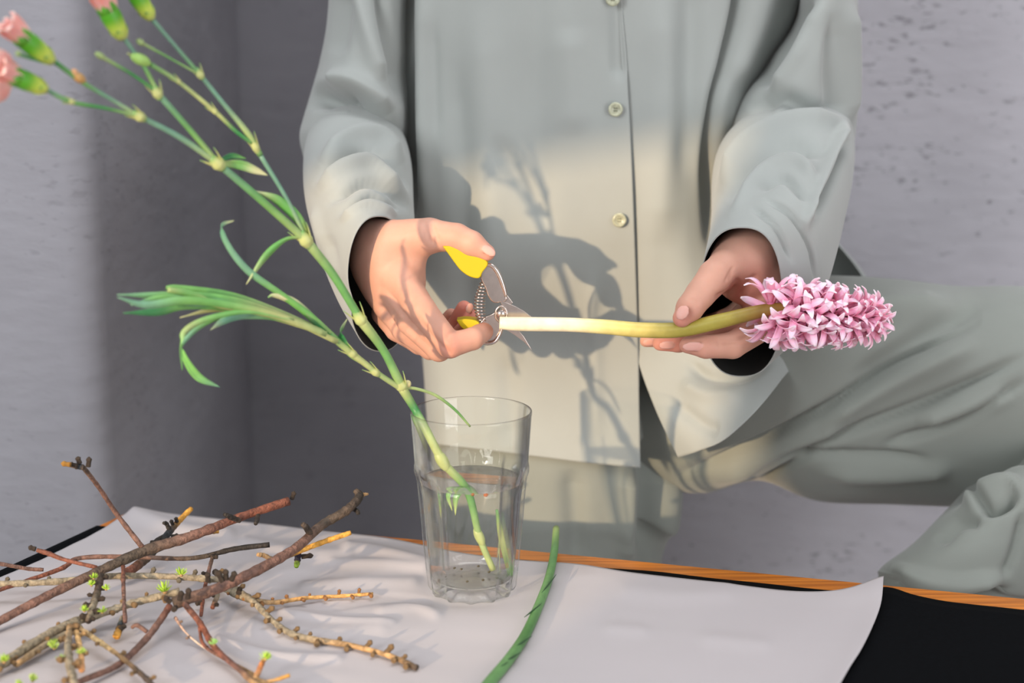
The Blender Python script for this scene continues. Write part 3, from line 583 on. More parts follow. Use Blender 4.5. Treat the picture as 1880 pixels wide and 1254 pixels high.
cstem([(398, 298), (350, 240), (290, 172)], [5, 4.6, 5], [CP, CG, CB]); cstem([(290, 172), (268, 128), (248, 98), (226, 68)], [4, 3.4, 3, 4], [CP, CG, CB, CB])
cstem([(288, 168), (240, 135), (190, 106)], [2.8, 2.8, 3], [CG, CD, CP]); cstem([(92, 116), (60, 108), (34, 99)], [3, 2.6, 3], [CG, CD, CG])
cstem([(562, 440), (528, 368), (478, 285)], [4, 3.6, 4], [CP, CB, CB]); cstem([(478, 285), (455, 245), (410, 190), (368, 138)], [5, 5, 3.8, 3.6], [CG, CP, CB, CB])
cstem([(368, 138), (322, 85), (278, 34)], [3.4, 3, 3.6], [CG, CB, CB]); cstem([(368, 138), (310, 106), (262, 80)], [2.4, 2, 2.6], [CP, CG, CP])
cstem([(462, 262), (432, 240), (395, 205), (330, 152), (276, 118)], [3.5, 3.4, 3.6, 3.4, 3.6], [CG, CD, CY, CP, CG])
cstem([(738, 714), (700, 690), (650, 652), (605, 615)], [6, 5, 6, 6], [CY, CP, CY, CG]); cstem([(742, 712), (765, 714), (800, 726), (835, 752), (863, 783)], [3, 3, 3, 2.6, 2], [CY, CP, CP, CG, CP])
for p, r, ax in (((738, 710), 12, (-6, -10)), ((663, 588), 12, (-8, -12)), ((563, 443), 13, (-8, -12)), ((402, 302), 12, (-10, -9)), ((258, 215), 9, (-10, -6)), ((290, 173), 9, (-5, -10)), ((368, 138), 7, (-5, -8)), ((470, 272), 7, (-6, -12)), ((395, 205), 5, (-6, -6)), ((328, 150), 4.5, (-6, -5)), ((132, 187), 5, (-8, -2)), ((690, 684), 8, (-8, -6)), ((648, 650), 8, (-9, -7))): node(p, r, ax)
b = MB(); q = Q(145, 143); b.ball(q, .0028, lin((178, 140, 84)), 6, 8, axis=Q(133, 135) - q); b.ball(Q(136, 133), .0022, lin((196, 150, 110)), 5, 7); b.build('withered_bract', M_plant, car)
b = MB(); b.ball(Q(748, 705), .0028, lin((206, 196, 140)), 6, 8); b.build('side_bud', M_plant, car)
cstem([gq(912, 936, gy - .012), gq(920, 985, gy - .010), gq(936, 1056, gy - .008)], [2.5, 6, 4], [CG, CY, CG])  # added sprig imitating the refracted image of the stem
REFR = MB(); REFR.ribbon([gq(858, 900, gy - .010), gq(838, 912, gy - .012), gq(836, 946, gy - .012)], [.001, .0022, .0002], (1, -.2, .2), [CG, CG, CY], 5); REFR.build('leaf', M_plant, car)  # added stub, stands in for a refracted stem image
REFR = MB(); REFR.ribbon([gq(856, 898, gy - .012), gq(824, 906, gy - .014), gq(830, 938, gy - .014)], [.001, .0018, .0002], (1, -.2, .2), [CG, CG, CY], 5); REFR.build('leaf', M_plant, car)  # second added stub, again in place of refraction
def leaf(pts, wid, cols, side=(.1, -.3, 1), name='leaf', fold=.3):
    b = MB(); W3 = [Q(*p) for p in pts]; b.ribbon(W3, np.array(wid) / 2700., side, cols, 7, fold); return b.build(name, M_plant, car)
LP = lin((190, 196, 150)); LM = lin((112, 170, 92)); LB = lin((110, 160, 128)); LD = lin((58, 126, 74))
leaf([(402, 296), (425, 286), (452, 291)], [3, 5, .5], [LD, LD, LM]); leaf([(405, 300), (440, 302), (470, 313), (492, 322)], [4, 8, 6, .5], [CY, LM, LP, LP])
leaf([(566, 438), (545, 400), (510, 368), (470, 351)], [4, 9, 8, 1], [CY, LM, LM, LP]); leaf([(556, 436), (525, 440), (490, 470), (452, 522)], [2, 4, 8, .6], [CY, LM, LM, LP])
leaf([(635, 640), (575, 585), (515, 540), (455, 497), (418, 450), (407, 415), (430, 405)], [4, 6, 5.5, 6, 5, 4, .6], [CY, LM, LM, LB, LB, LB, LP])
leaf([(640, 642), (585, 596), (540, 556), (505, 543), (492, 546)], [4, 7, 7, 4, 1], [LM, LD, LP, LP, LM], fold=.5)
leaf([(668, 668), (640, 645), (625, 612), (638, 585)], [4, 7, 6, .5], [CY, LM, LD, LP])
bunch = [([(600, 612), (500, 570), (420, 543), (330, 530), (305, 528)], [5, 7, 7, 6, 3], [CP, CP, LM, LM, LM]),
         ([(600, 612), (500, 575), (420, 552), (330, 545), (215, 541)], [5, 7, 8, 9, .6], [CP, CY, LM, LM, LB]),
         ([(600, 614), (510, 580), (420, 560), (340, 552), (270, 560), (216, 546)], [5, 6, 6, 7, 6, .6], [CP, CY, LM, LM, LB, LB]),
         ([(600, 614), (500, 582), (420, 566), (340, 562), (290, 572), (226, 575)], [4, 5, 5, 6, 7, .6], [CP, CY, LM, LM, LD, LD]),
         ([(590, 612), (500, 578), (420, 556), (360, 556), (300, 548), (240, 560)], [4, 5, 6, 7, 7, 1], [CP, CY, LM, LB, LM, LB]),
         ([(560, 598), (480, 570), (400, 568), (330, 583)], [4, 5, 5, .6], [CY, LM, CY, LP]),
         ([(600, 616), (520, 585), (450, 578), (410, 590), (386, 606)], [4, 6, 8, 6, .6], [CP, LM, LB, LB, LP]),
         ([(540, 588), (460, 572), (390, 583), (345, 603), (332, 630), (335, 680)], [3, 4, 5, 5, 4, .5], [CP, LM, LM, CP, LM, LM]),
         ([(540, 588), (450, 574), (385, 590), (345, 620), (335, 645), (362, 690), (404, 711)], [3, 4, 5, 5, 4, 7, .6], [CP, LM, LM, LB, LM, LM, LB]),
         ([(620, 628), (540, 590), (470, 572), (400, 560), (350, 540), (308, 532)], [5, 6, 6, 5, 6, 4], [CY, CY, CP, CY, LM, CP])]
for i, (p, w, c) in enumerate(bunch): leaf([(a, b_, -.004 * ((i * 37) % 5 - 2)) for a, b_ in p], w, c, side=(.1, -.2 + .15 * (i % 4), 1))
PK = lin((240, 168, 160)); PK2 = lin((248, 205, 196)); BU = lin((88, 158, 34)); BY = lin((186, 206, 84))
def cbud(base, tip, r, petals, ptip=None):
    b = MB(); A = Q(*base); T = Q(*tip); d = T - A; L_ = np.linalg.norm(d); d /= L_; r /= 2700.
    b.tube([A, A + d * L_ * .08, A + d * L_ * .28, A + d * L_ * .6, A + d * L_ * .88, A + d * L_], [r * .28, r * .55, r * .8, r * .95, r * .86, r * .74], [CY, CY, BY, BU, BU, BU], 4, 14, caps=False)
    u = np.cross(d, [0, -1, .1]); u /= np.linalg.norm(u); w = np.cross(d, u)
    for k in range(5):   # calyx teeth
        a = k * 2 * math.pi / 5 + .5; e = math.cos(a) * u + math.sin(a) * w
        b.ribbon([A + d * L_ * .82 + e * r * .9, A + d * L_ * 1.02 + e * r * .86, A + d * L_ * 1.22 + e * r * .6], [r * .55, r * .42, .0001], np.cross(d, e), [BU, BU, BY], 3)
    for k in range(4):
        a = k * math.pi / 2; e = math.cos(a) * u + math.sin(a) * w
        b.ribbon([A - d * L_ * .02 + e * r * .35, A + d * L_ * .16 + e * r * .72, A + d * L_ * .3 + e * r * .86], [r * .4, r * .4, .0001], np.cross(d, e), [CY, BY, LD], 3)
    o = b.build('flower_bud', M_plant, car)
    for k in range(petals):
        a = k * 2.4; e = math.cos(a) * u + math.sin(a) * w; rr = r * (.25 + .5 * (k % 3) / 2)
        pb = MB(); S = A + d * L_ * .8
        pb.ribbon([S + e * rr * .8, S + d * L_ * .3 + e * rr * 1.1, S + d * L_ * (.48 + .05 * (k % 3)) + e * rr * 1.4, S + d * L_ * (.55 + .06 * (k % 2)) + e * rr * 1.9], [r * .4, r * .6, r * .55, r * .25], np.cross(d, e) + .2 * e, [PK2, PK, PK, PK2], 4, fold=-.35)
        po = pb.build('petal', M_petal, o)
    return o
cbud((84, 164), (20, 137), 15.5, 11); cbud((96, 112), (32, 62), 16, 10); cbud((226, 70), (192, 8), 17, 8); cbud((278, 34), (240, -24), 15, 5)
for k in range(4):   # open outer petal of the leftmost bud
    pb = MB(); pb.ribbon([Q(22, 135 + 4 * k), Q(2, 120 + 12 * k), Q(-22, 108 + 20 * k)], [.002, .0075, .0078], (.1, -.3, 1), [PK2, PK, PK2], 5, fold=-.2); pb.build('petal', M_petal, car)
b = MB(); A, T = Q(276, 118), Q(240, 101); b.ball((A + T) / 2, .0034, lin((150, 190, 100)), 8, 10, axis=(T - A) * .5); b.ribbon([T, T + (T - A) * .2], [.001, .0002], (0, 0, 1), CY, 2); b.build('flower_bud', M_plant, car)
for a_, t_ in (((192, 107), (176, 98)), ((264, 81), (252, 74)), ((36, 100), (30, 97))):
    b = MB(); A, T = Q(*a_), Q(*t_); b.ball((A + T) / 2, .0019, CP, 6, 8, axis=(T - A) * .62); b.build('flower_bud', M_plant, car)

# ================================================================== hyacinth
hy = root('hyacinth', 'pink hyacinth with thick pale stem held between both hands', 'flower', P(1240, 603, 1.015))
SW = lin((226, 216, 186)); SY = lin((186, 172, 96)); SG = lin((158, 146, 62)); SO = lin((142, 112, 48))
hp = [P(917, 593, 1.022), P(960, 595, 1.022), P(1040, 596, 1.022), P(1110, 600, 1.02), P(1180, 606, 1.016), P(1250, 605, 1.012), P(1320, 590, 1.008), P(1400, 571, 1.004), P(1440, 567, 1.002), P(1520, 572, 1.0), P(1590, 584, 1.0)]
b = MB(); b.tube(hp, np.array([12, 13.5, 13.5, 14, 14.5, 14.5, 14, 12.5, 11, 9, 4]) / 2580., [SW, SW, SW, SY * np.ones(3) * 1.1 if False else lin((206, 196, 130)), SY, SG, SG, SO, SO, SO, SG], 8, 16); b.build('stem', M_plant, hy)
H1, H2, H3, HW = lin((248, 172, 200)), lin((252, 206, 224)), lin((228, 120, 158)), lin((255, 232, 242))
def petal_mesh():
    b = MB(); b.ribbon([(0, 0, 0), (.0012, 0, .006), (.0030, 0, .0115), (.0065, 0, .0155), (.0105, 0, .0165)], [.0012, .0020, .0022, .0020, .0005], (0, 1, 0), [H3, H1, H1, H2, HW], 3, fold=.3, thick=.0004)
    return b
pe_me = None
axis0, axis1 = hp[7], hp[10] + (hp[10] - hp[9]) * .12
def floret(p, d, s, opn, tint):
    global pe_me
    b = MB(); b.tube([(0, 0, -.001), (0, 0, .003), (0, 0, .007), (0, 0, .0105)], [.0011, .0024, .0023, .0030], [H3, H3, H1, H1], 3, 10, caps=False)
    fl = b.build('floret', M_petal, hy); fl.location = Vector(p); R = Vector(d).to_track_quat('Z', 'Y'); fl.rotation_euler = R.to_euler(); fl.scale = (s, s, s)
    for k in range(6):
        if pe_me is None: o = petal_mesh().build('petal', M_petal, fl); pe_me = o.data
        else: o = bpy.data.objects.new('petal', pe_me); COL.objects.link(o)
        o.parent = fl; o.matrix_parent_inverse = Matrix()
        a = k * math.pi / 3 + tint; o.rotation_euler = (0, opn * (1 if k % 2 else .75), a); o.location = (.0016 * math.cos(a), .0016 * math.sin(a), .003)
ga = 2.39996
NFL = 54
for i in range(NFL):
    t = (i + .5) / NFL; tt = t ** .9; p = axis0 + (axis1 - axis0) * (.06 + tt * .92)
    ax = (axis1 - axis0) / np.linalg.norm(axis1 - axis0); u = np.cross(ax, [0, 1, 0]); u /= np.linalg.norm(u); w = np.cross(ax, u); a = i * ga
    e = math.cos(a) * u + math.sin(a) * w; lean = -.1 + 1.25 * max(0, t - .35) ** 1.1 * 1.6; d = e + ax * lean + np.array([0, 0, -.12 if t < .2 else 0]); d /= np.linalg.norm(d)
    if t < .12 and e[2] > .2 and i % 2: continue
    s = 1.28 - .40 * t; floret(p + e * .002, d, s, .10 + .25 * (1 - t) + .12 * ((i * 5) % 3), i * .7)

# ================================================================== secateurs
se = root('secateurs', 'small pruning snips with yellow grips and a coiled steel spring in the right hand', 'secateurs', P(900, 560, 1.03))
def plate(name, outline, y, th, m, bev=.0007, bulge=0):
    """solid plate from a pixel outline at depth y, given thickness, bevelled"""
    n = len(outline); A = [P(*q, y - th / 2) for q in outline]; B = [v + np.array([0, th, 0]) for v in A]
    o = mk(name, A + B, [tuple(range(n)), tuple(range(2 * n - 1, n - 1, -1))] + [((i + 1) % n, i, n + i, n + (i + 1) % n) for i in range(n)], m, se, True)
    bm = bmesh.new(); bm.from_mesh(o.data); bmesh.ops.recalc_face_normals(bm, faces=bm.faces); bm.to_mesh(o.data); bm.free()
    md = o.modifiers.new('b', 'BEVEL'); md.width = bev; md.segments = 3; md.limit_method = 'ANGLE'; o.modifiers.new('w', 'WEIGHTED_NORMAL'); return o
def sm(pts, n=4): p = np.array([*pts, pts[0]], float); return [tuple(x) for x in crom(p, (len(pts)) * n + 1)[:-1]]
yS = 1.034
plate('handle', sm([(812, 452), (840, 452), (872, 468), (896, 482), (886, 500), (879, 511), (862, 508), (846, 497), (834, 482), (824, 468)]), yS, .013, M_yellow, .003)
plate('handle', sm([(838, 588), (858, 586), (879, 592), (882, 617), (866, 612), (848, 602)]), yS + .004, .013, M_yellow, .003)
plate('metal_arm', sm([(883, 486), (896, 484), (908, 492), (916, 506), (922, 522), (929, 538), (930, 552), (918, 556), (906, 556), (896, 545), (890, 528), (882, 510)]), yS, .007, M_chrome, .0012)
plate('metal_arm', sm([(878, 598), (890, 583), (903, 577), (916, 568), (928, 562), (934, 578), (926, 598), (922, 610), (914, 624), (904, 630), (890, 626), (878, 616)]), yS + .004, .006, M_chrome, .0012)
b = MB(); b.tube([P(879, 622, yS - .001), P(892, 631, yS - .002), P(908, 628, yS - .002), P(918, 614, yS - .002), P(922, 602, yS - .002)], [.0012] * 5, (1, 1, 1), 5, 8); b.build('metal_rim', M_chrome, se)
b = MB(); b.tube([P(886, 486, yS - .004), P(903, 488, yS - .004), P(915, 503, yS - .004), P(924, 526, yS - .004), P(929, 545, yS - .004)], [.0011, .0016, .0018, .0017, .001], (1, 1, 1), 5, 8); b.build('metal_rim', M_chrome, se)
plate('blade', [(918, 552), (930, 556), (945, 562), (962, 571), (980, 585), (962, 586), (940, 585), (926, 580)], yS - .003, .0018, M_chrome, .0004)
plate('blade', [(922, 582), (934, 600), (952, 606), (962, 618), (978, 645), (962, 628), (944, 615), (926, 604)], yS + .002, .0018, M_chrome, .0004)
plate('blade', [(922, 530), (930, 540), (942, 556), (934, 562), (922, 558)], yS, .0025, M_chrome, .0004)
b = MB(); c = P(920, 577, yS - .006); ring = [c + np.array([math.cos(a) * .0042, 0, math.sin(a) * .0058]) for a in np.linspace(0, 2 * math.pi, 13)]
b.tube(ring, [.0008] * 13, (1, 1, 1), 3, 8, caps=False); b.tube([c + np.array([0, -.001, 0]), c + np.array([0, .002, 0]), c + np.array([0, .009, 0])], [.0030, .0036, .0036], (1, 1, 1), 2, 18); b.build('pivot_bolt', M_chrome, se)
b = MB(); tp, bt = P(889, 517, yS), P(889, 600, yS + .003); hel = []
for i in range(14 * 10 + 1):
    t = i / 140; a = 2 * math.pi * i / 10; r = .0026 + .0014 * math.sin(math.pi * t); p = tp + (bt - tp) * t + np.array([-.0035 * math.sin(math.pi * t), 0, 0]); hel.append(p + np.array([math.cos(a) * r, math.sin(a) * r, 0]))
b.tube(hel, [.00055] * len(hel), (1, 1, 1), 1, 7); b.build('spring', M_chrome, se)
# ================================================================== person
per = root('person', 'person in sage green shirt and trousers, one leg raised, trimming a pink hyacinth with snips', 'person', (.12, 1.3, FLOOR))
SK = lin((200, 152, 132)); SKL = lin((214, 164, 146)); SKR = lin((202, 116, 104)); NAIL = lin((212, 162, 150))
h = .00105
def frame(t, up):
    t = np.array(t, float); t /= np.linalg.norm(t); up = np.array(up, float); n = up - t * (up @ t); n /= np.linalg.norm(n); s_ = np.cross(n, t); return np.stack([t, s_, n], 1)
def make_hand(lo, hi, chains, cones, ells, nails, reds, creases):
    S = SDF(lo, hi, h)
    for a, b_, ra, rb, k in cones: S.cone(P(*a), P(*b_), ra / 2500, rb / 2500, k)
    for c, t, up, rad, k in ells: S.ell(P(*c), frame(t, up), rad, k)
    fields = []
    for ch in chains:      # finger chains: own sdf, blended softly at the root, nearly hard among fingers
        T = SDF(lo, hi, h); T.D[:] = .02
        for i in range(len(ch) - 1):
            a, b_ = ch[i], ch[i + 1]; T.cone(P(*a[:3]), P(*b_[:3]), a[3] / 2500, b_[3] / 2500, .0016)
        fields.append(T.D)
    D = S.D
    fing = fields[0]
    for f in fields[1:]:
        k = .0009; hh = np.clip(.5 + .5 * (f - fing) / k, 0, 1); fing = f * (1 - hh) + fing * hh - k * hh * (1 - hh)
    k = .0045; hh = np.clip(.5 + .5 * (fing - D) / k, 0, 1); S.D = fing * (1 - hh) + D * hh - k * hh * (1 - hh)
    for c, t, up, rad in nails: S.ell(P(*c), frame(t, up), rad, .0005)
    V, Fc = S.mesh(); V = laplace(V, Fc, 3, .5)
    V = sculpt(V, Fc, creases)
    C = np.tile(np.array(SK), (len(V), 1)); q = vnoise(V, 140, 2)[:, None] * .05; C = C * (1 + q)
    for (px, py, y), r, a, col in reds:
        w = a * np.exp(-(np.linalg.norm(V - P(px, py, y), axis=1) / r) ** 2)[:, None]; C = C * (1 - w) + np.array(col) * w
    for c, t, up, rad in nails:
        X = (V - P(*c)) @ frame(t, up) / (np.array(rad) * [1.0, 1.0, 1.25]); m = np.clip((1.08 - np.linalg.norm(X, axis=1)) * 8, 0, 1)[:, None]; C = C * (1 - m) + np.array(NAIL) * m
    return V, Fc, C
# right hand (left in the picture), grips the snips
RH = dict(
    chains=[
        [(735, 508, 1.042, 30), (775, 570, 1.022, 26), (826, 634, 1.012, 23.5), (868, 622, 1.020, 20.5), (892, 606, 1.040, 18)],      # index
        [(728, 540, 1.046, 30), (755, 590, 1.032, 26), (806, 641, 1.026, 23), (846, 618, 1.046, 20), (868, 582, 1.054, 15)],     # middle
        [(716, 560, 1.056, 28), (742, 604, 1.046, 24), (790, 640, 1.046, 21), (832, 606, 1.064, 18), (852, 566, 1.060, 15)],   # ring
        [(706, 575, 1.068, 25), (728, 606, 1.062, 21), (770, 634, 1.064, 18), (806, 606, 1.078, 16), (828, 578, 1.076, 13)],   # little
        [(708, 442, 1.052, 34), (788, 432, 1.042, 31), (838, 436, 1.036, 26), (866, 448, 1.033, 24), (894, 464, 1.031, 15.5)],   # thumb
    ],
    cones=[((650, 400, 1.20), (684, 452, 1.10), 56, 52, .006), ((684, 452, 1.10), (704, 465, 1.06), 52, 52, .008), ((704, 470, 1.06), (738, 520, 1.045), 52, 32, .012),
           ((700, 452, 1.06), (790, 434, 1.046), 46, 30, .010), ((704, 496, 1.062), (726, 575, 1.062), 44, 26, .010), ((760, 440, 1.050), (748, 520, 1.046), 24, 26, .010), ((690, 470, 1.062), (690, 440, 1.062), 40, 34, .01)],
    ells=[((716, 505, 1.055), (.3, 0, -1), (0, -1, 0), (.034, .024, .013), .010)],
    nails=[((898, 461, 1.0245), (.85, -.1, -.5), (.2, -.75, .55), (.0058, .0040, .0016)), ((862, 566, 1.0475), (.3, .1, 1), (.5, -1, 0), (.0048, .0036, .0012))],
    reds=[((826, 640, 1.0), .012, .35, SKR), ((898, 470, 1.03), .010, .3, SKR), ((852, 568, 1.05), .020, .75, SKR), ((788, 420, 1.03), .014, .15, SKL), ((705, 440, 1.04), .03, .3, SKL)],
    creases=[(-1.3, 5, [(779, 405), (783, 425), (790, 440), (802, 452)]), (-1.0, 5, [(793, 408), (797, 425), (806, 445)]), (-1.5, 6, [(772, 588), (790, 615), (815, 640), (832, 652)]),
             (-1.2, 6, [(735, 595), (770, 622), (800, 648)]), (.9, 8, [(700, 500), (720, 555), (745, 590)]), (.8, 8, [(760, 530), (740, 570), (735, 590)]), (-1, 9, [(712, 560), (735, 588), (770, 600)]),
             (-.6, 7, [(745, 505), (770, 515), (785, 530)]), (.6, 9, [(745, 610), (765, 625)]), (-.8, 4, [(818, 622), (828, 612), (842, 606)])])
# left hand (right in the picture), holds the stem
LH = dict(
    chains=[
        [(1418, 540, 1.062, 28), (1400, 600, 1.040, 26), (1345, 634, 1.022, 24.5), (1295, 637, 1.018, 21), (1262, 634, 1.020, 15)],   # front finger
        [(1408, 545, 1.075, 27), (1372, 600, 1.058, 25), (1300, 622, 1.044, 22), (1245, 628, 1.036, 19), (1212, 630, 1.036, 14.5)],
        [(1400, 545, 1.088, 26), (1350, 592, 1.078, 22), (1270, 614, 1.066, 19), (1215, 622, 1.056, 16), (1186, 626, 1.054, 12)],
        [(1392, 540, 1.10, 24), (1345, 580, 1.094, 20), (1285, 600, 1.088, 17), (1240, 608, 1.080, 14), (1216, 612, 1.078, 11)],
        [(1358, 472, 1.050, 36), (1313, 508, 1.030, 32), (1286, 540, 1.020, 27), (1266, 566, 1.012, 25), (1252, 584, 1.008, 17)],     # thumb
    ],
    cones=[((1440, 410, 1.20), (1392, 455, 1.10), 62, 58, .006), ((1392, 458, 1.10), (1376, 474, 1.06), 54, 52, .008), ((1372, 470, 1.06), (1410, 540, 1.062), 50, 34, .010),
           ((1374, 474, 1.06), (1324, 502, 1.042), 44, 32, .010), ((1380, 500, 1.066), (1398, 560, 1.080), 38, 30, .010), ((1345, 480, 1.055), (1345, 520, 1.062), 38, 24, .01), ((1416, 500, 1.062), (1428, 545, 1.062), 30, 26, .008)],
    ells=[((1378, 490, 1.062), (.2, 0, -1), (0, -1, 0), (.030, .024, .014), .010)],
    nails=[((1253, 574, .9985), (-.62, -.1, -.9), (-.35, -.9, .3), (.0062, .0048, .0016)), ((1272, 636, 1.0105), (-1, 0, -.06), (0, -1, -.25), (.0080, .0042, .0016)), ((1224, 634, 1.0285), (-1, 0, -.06), (0, -1, -.3), (.0064, .0036, .0014)), ((1192, 629, 1.049), (-1, 0, 0), (0, -1, -.3), (.005, .003, .0012))],
    reds=[((1250, 590, 1.0), .011, .45, SKR), ((1230, 630, 1.03), .018, .5, SKR), ((1350, 550, 1.04), .020, .55, SKR), ((1395, 520, 1.04), .018, .25, SKR), ((1280, 645, 1.0), .02, .2, SKR), ((1350, 430, 1.04), .03, .25, SKL)],
    creases=[(-2.6, 6, [(1312, 546), (1335, 540), (1352, 522), (1358, 510)]), (-1.6, 6, [(1358, 546), (1375, 520), (1392, 505)]), (-.7, 3, [(1330, 520), (1340, 500), (1348, 488)]), (-.6, 3, [(1338, 516), (1345, 498)]),
             (-.7, 4, [(1262, 548), (1275, 552), (1285, 560)]), (-1.2, 5, [(1400, 602), (1360, 624), (1320, 630)]), (-.6, 4, [(1318, 622), (1322, 640)]), (1.6, 14, [(1368, 545), (1400, 522)])])
Vr, Fr, Cr = make_hand(P(600, 470, 1.0) + [-.005, -.012, -.085], [P(925, 600, 1.0)[0] + .012, 1.21, P(700, 380, 1.06)[2] + .03], **RH)
Vl, Fl, Cl = make_hand([P(1170, 600, 1.0)[0] - .008, .985, P(1300, 690, 1.0)[2] - .012], [P(1520, 500, 1.2)[0], 1.21, P(1400, 380, 1.12)[2] + .03], **LH)
# torso, neck stub, arms and legs under the clothes: one coarse surface that runs into the forearms
B = SDF((-.42, .98, FLOOR - .01), (.72, 1.45, .86), .011)
def bc(a, b_, ra, rb, k=.03): B.cone(np.array(a), np.array(b_), ra, rb, k)
bc((.09, 1.325, .10), (.10, 1.315, .30), .065, .066, .03); bc((.10, 1.31, .30), (.10, 1.31, .55), .068, .075, .04); bc((.10, 1.315, .62), (.10, 1.315, .76), .045, .04); bc((-.02, 1.31, .58), (.22, 1.31, .58), .045, .045, .04)
eR = P(640, 265, 1.27); eL = P(1500, 255, 1.27)
bc((-.03, 1.31, .58), P(672, 0, 1.30), .04, .026, .02); bc(P(672, 0, 1.30), eR, .026, .03, .01); bc((.23, 1.31, .58), P(1510, 0, 1.30), .04, .026, .02); bc(P(1510, 0, 1.30), eL, .026, .03, .01)
bc(eR, P(655, 420, 1.19), .032, .026, .01); bc(eL, P(1440, 405, 1.19), .032, .026, .01)
bc((.05, 1.33, .04), (.06, 1.33, -.30), .058, .045, .03); bc((.06, 1.33, -.30), (.06, 1.33, FLOOR + .06), .042, .030); bc((.06, 1.33, FLOOR + .035), (.05, 1.22, FLOOR + .03), .034, .026, .01)
KN = np.array([.54, 1.23, .075]); FT = np.array([.40, 1.15, -.34])
bc((.17, 1.33, .06), KN, .055, .04, .03); bc(KN, FT, .042, .028); bc(FT, FT + [-.02, -.08, -.015], .028, .022, .01)
Vb, Fb = B.mesh(); Vb = laplace(Vb, Fb, 2)
bodyV = np.concatenate([Vb, Vr, Vl]); bodyF = np.concatenate([Fb, Fr + len(Vb), Fl + len(Vb) + len(Vr)]); bodyC = np.concatenate([np.tile(np.array(SK), (len(Vb), 1)), Cr, Cl])
body = mk('body', bodyV, bodyF, M_skin, per, True, bodyC)

# ---- clothes
GAIN[0] = 2.3
def cloth(name, G, wrap, parent, strokes, m=None, thick=.0007, flip=1, fine=(.0012, 42), relax=0):
    r, c = G.shape[:2]; V = G.reshape(-1, 3); Fc = np.array(grid_faces(r, c, wrap))
    n = vnormals(V, Fc)
    ref = (V - np.repeat(G.mean(1), c, 0)) if wrap else (np.array([0, 0, H]) - V) * flip      # outward
    if (n * ref).sum() < 0: Fc = Fc[:, ::-1]
    V = sculpt(V, Fc, strokes)
    n = vnormals(V, Fc); V = V + n * (vnoise(V, fine[1], len(name)) * fine[0])[:, None]
    o = mk(name, V, Fc, m or M_cloth, parent); md = o.modifiers.new('solid', 'SOLIDIFY'); md.thickness = thick; md.offset = -1
    if name == 'forearm_sleeve': o.data.materials.append(M_cuff_shade); md.material_offset = 1
    return o
def tubegrid(secs, rows, cols, ex=1.0):
    """secs: (C, A, B) each (px,py,y) - centre and two half axes"""
    S = crom(np.array(secs, float), rows); G = np.zeros((rows, cols, 3)); th = np.linspace(0, 2 * math.pi, cols, endpoint=False)
    for i in range(rows):
        C_, A, B_ = S[i]
        for j, t in enumerate(th):
            ct = math.copysign(abs(math.cos(t)) ** ex, math.cos(t)); st = math.copysign(abs(math.sin(t)) ** ex, math.sin(t)); q = C_ + A * ct + B_ * st; G[i, j] = P(*q)
    return G
def patch(ctrl, nu, nv):
    c = np.array(ctrl, float); a = crom(c, nv); b_ = crom(a.transpose(1, 0, 2), nu).transpose(1, 0, 2)
    return np.array([[P(*p) for p in row] for row in b_])

# shirt: wearer's right front (left in the picture) with the button stand, the other front, and the back
shl = [
    [(905, -640, 1.36), (900, -640, 1.30), (905, -640, 1.27), (960, -640, 1.25), (1040, -630, 1.245), (1100, -620, 1.245), (1122, -620, 1.245)],
    [(770, -530, 1.38), (745, -540, 1.32), (760, -545, 1.26), (860, -550, 1.22), (980, -540, 1.215), (1080, -540, 1.215), (1128, -540, 1.215)],
    [(745, -250, 1.38), (728, -250, 1.32), (745, -250, 1.24), (850, -250, 1.205), (980, -250, 1.195), (1080, -250, 1.193), (1134, -250, 1.193)],
    [(740, 0, 1.38), (722, 0, 1.32), (745, 0, 1.235), (850, 0, 1.203), (980, 0, 1.192), (1080, 0, 1.190), (1142, 0, 1.190)],
    [(745, 200, 1.38), (722, 200, 1.32), (748, 200, 1.235), (850, 200, 1.203), (980, 200, 1.192), (1080, 200, 1.190), (1155, 200, 1.190)],
    [(755, 400, 1.37), (735, 400, 1.32), (760, 400, 1.235), (860, 400, 1.203), (980, 400, 1.192), (1080, 400, 1.190), (1164, 400, 1.189)],
    [(790, 640, 1.38), (775, 640, 1.32), (790, 640, 1.235), (870, 640, 1.200), (985, 640, 1.188), (1080, 640, 1.186), (1172, 640, 1.186)],
    [(800, 760, 1.38), (784, 760, 1.32), (796, 760, 1.225), (875, 760, 1.192), (985, 760, 1.182), (1080, 760, 1.180), (1174, 760, 1.180)],
    [(810, 815, 1.38), (786, 812, 1.32), (796, 815, 1.22), (875, 824, 1.188), (985, 838, 1.180), (1080, 850, 1.178), (1176, 859, 1.178)]]
shirt = cloth('shirt', patch(shl, 160, 200), False, per, SHIRT_L, flip=1)
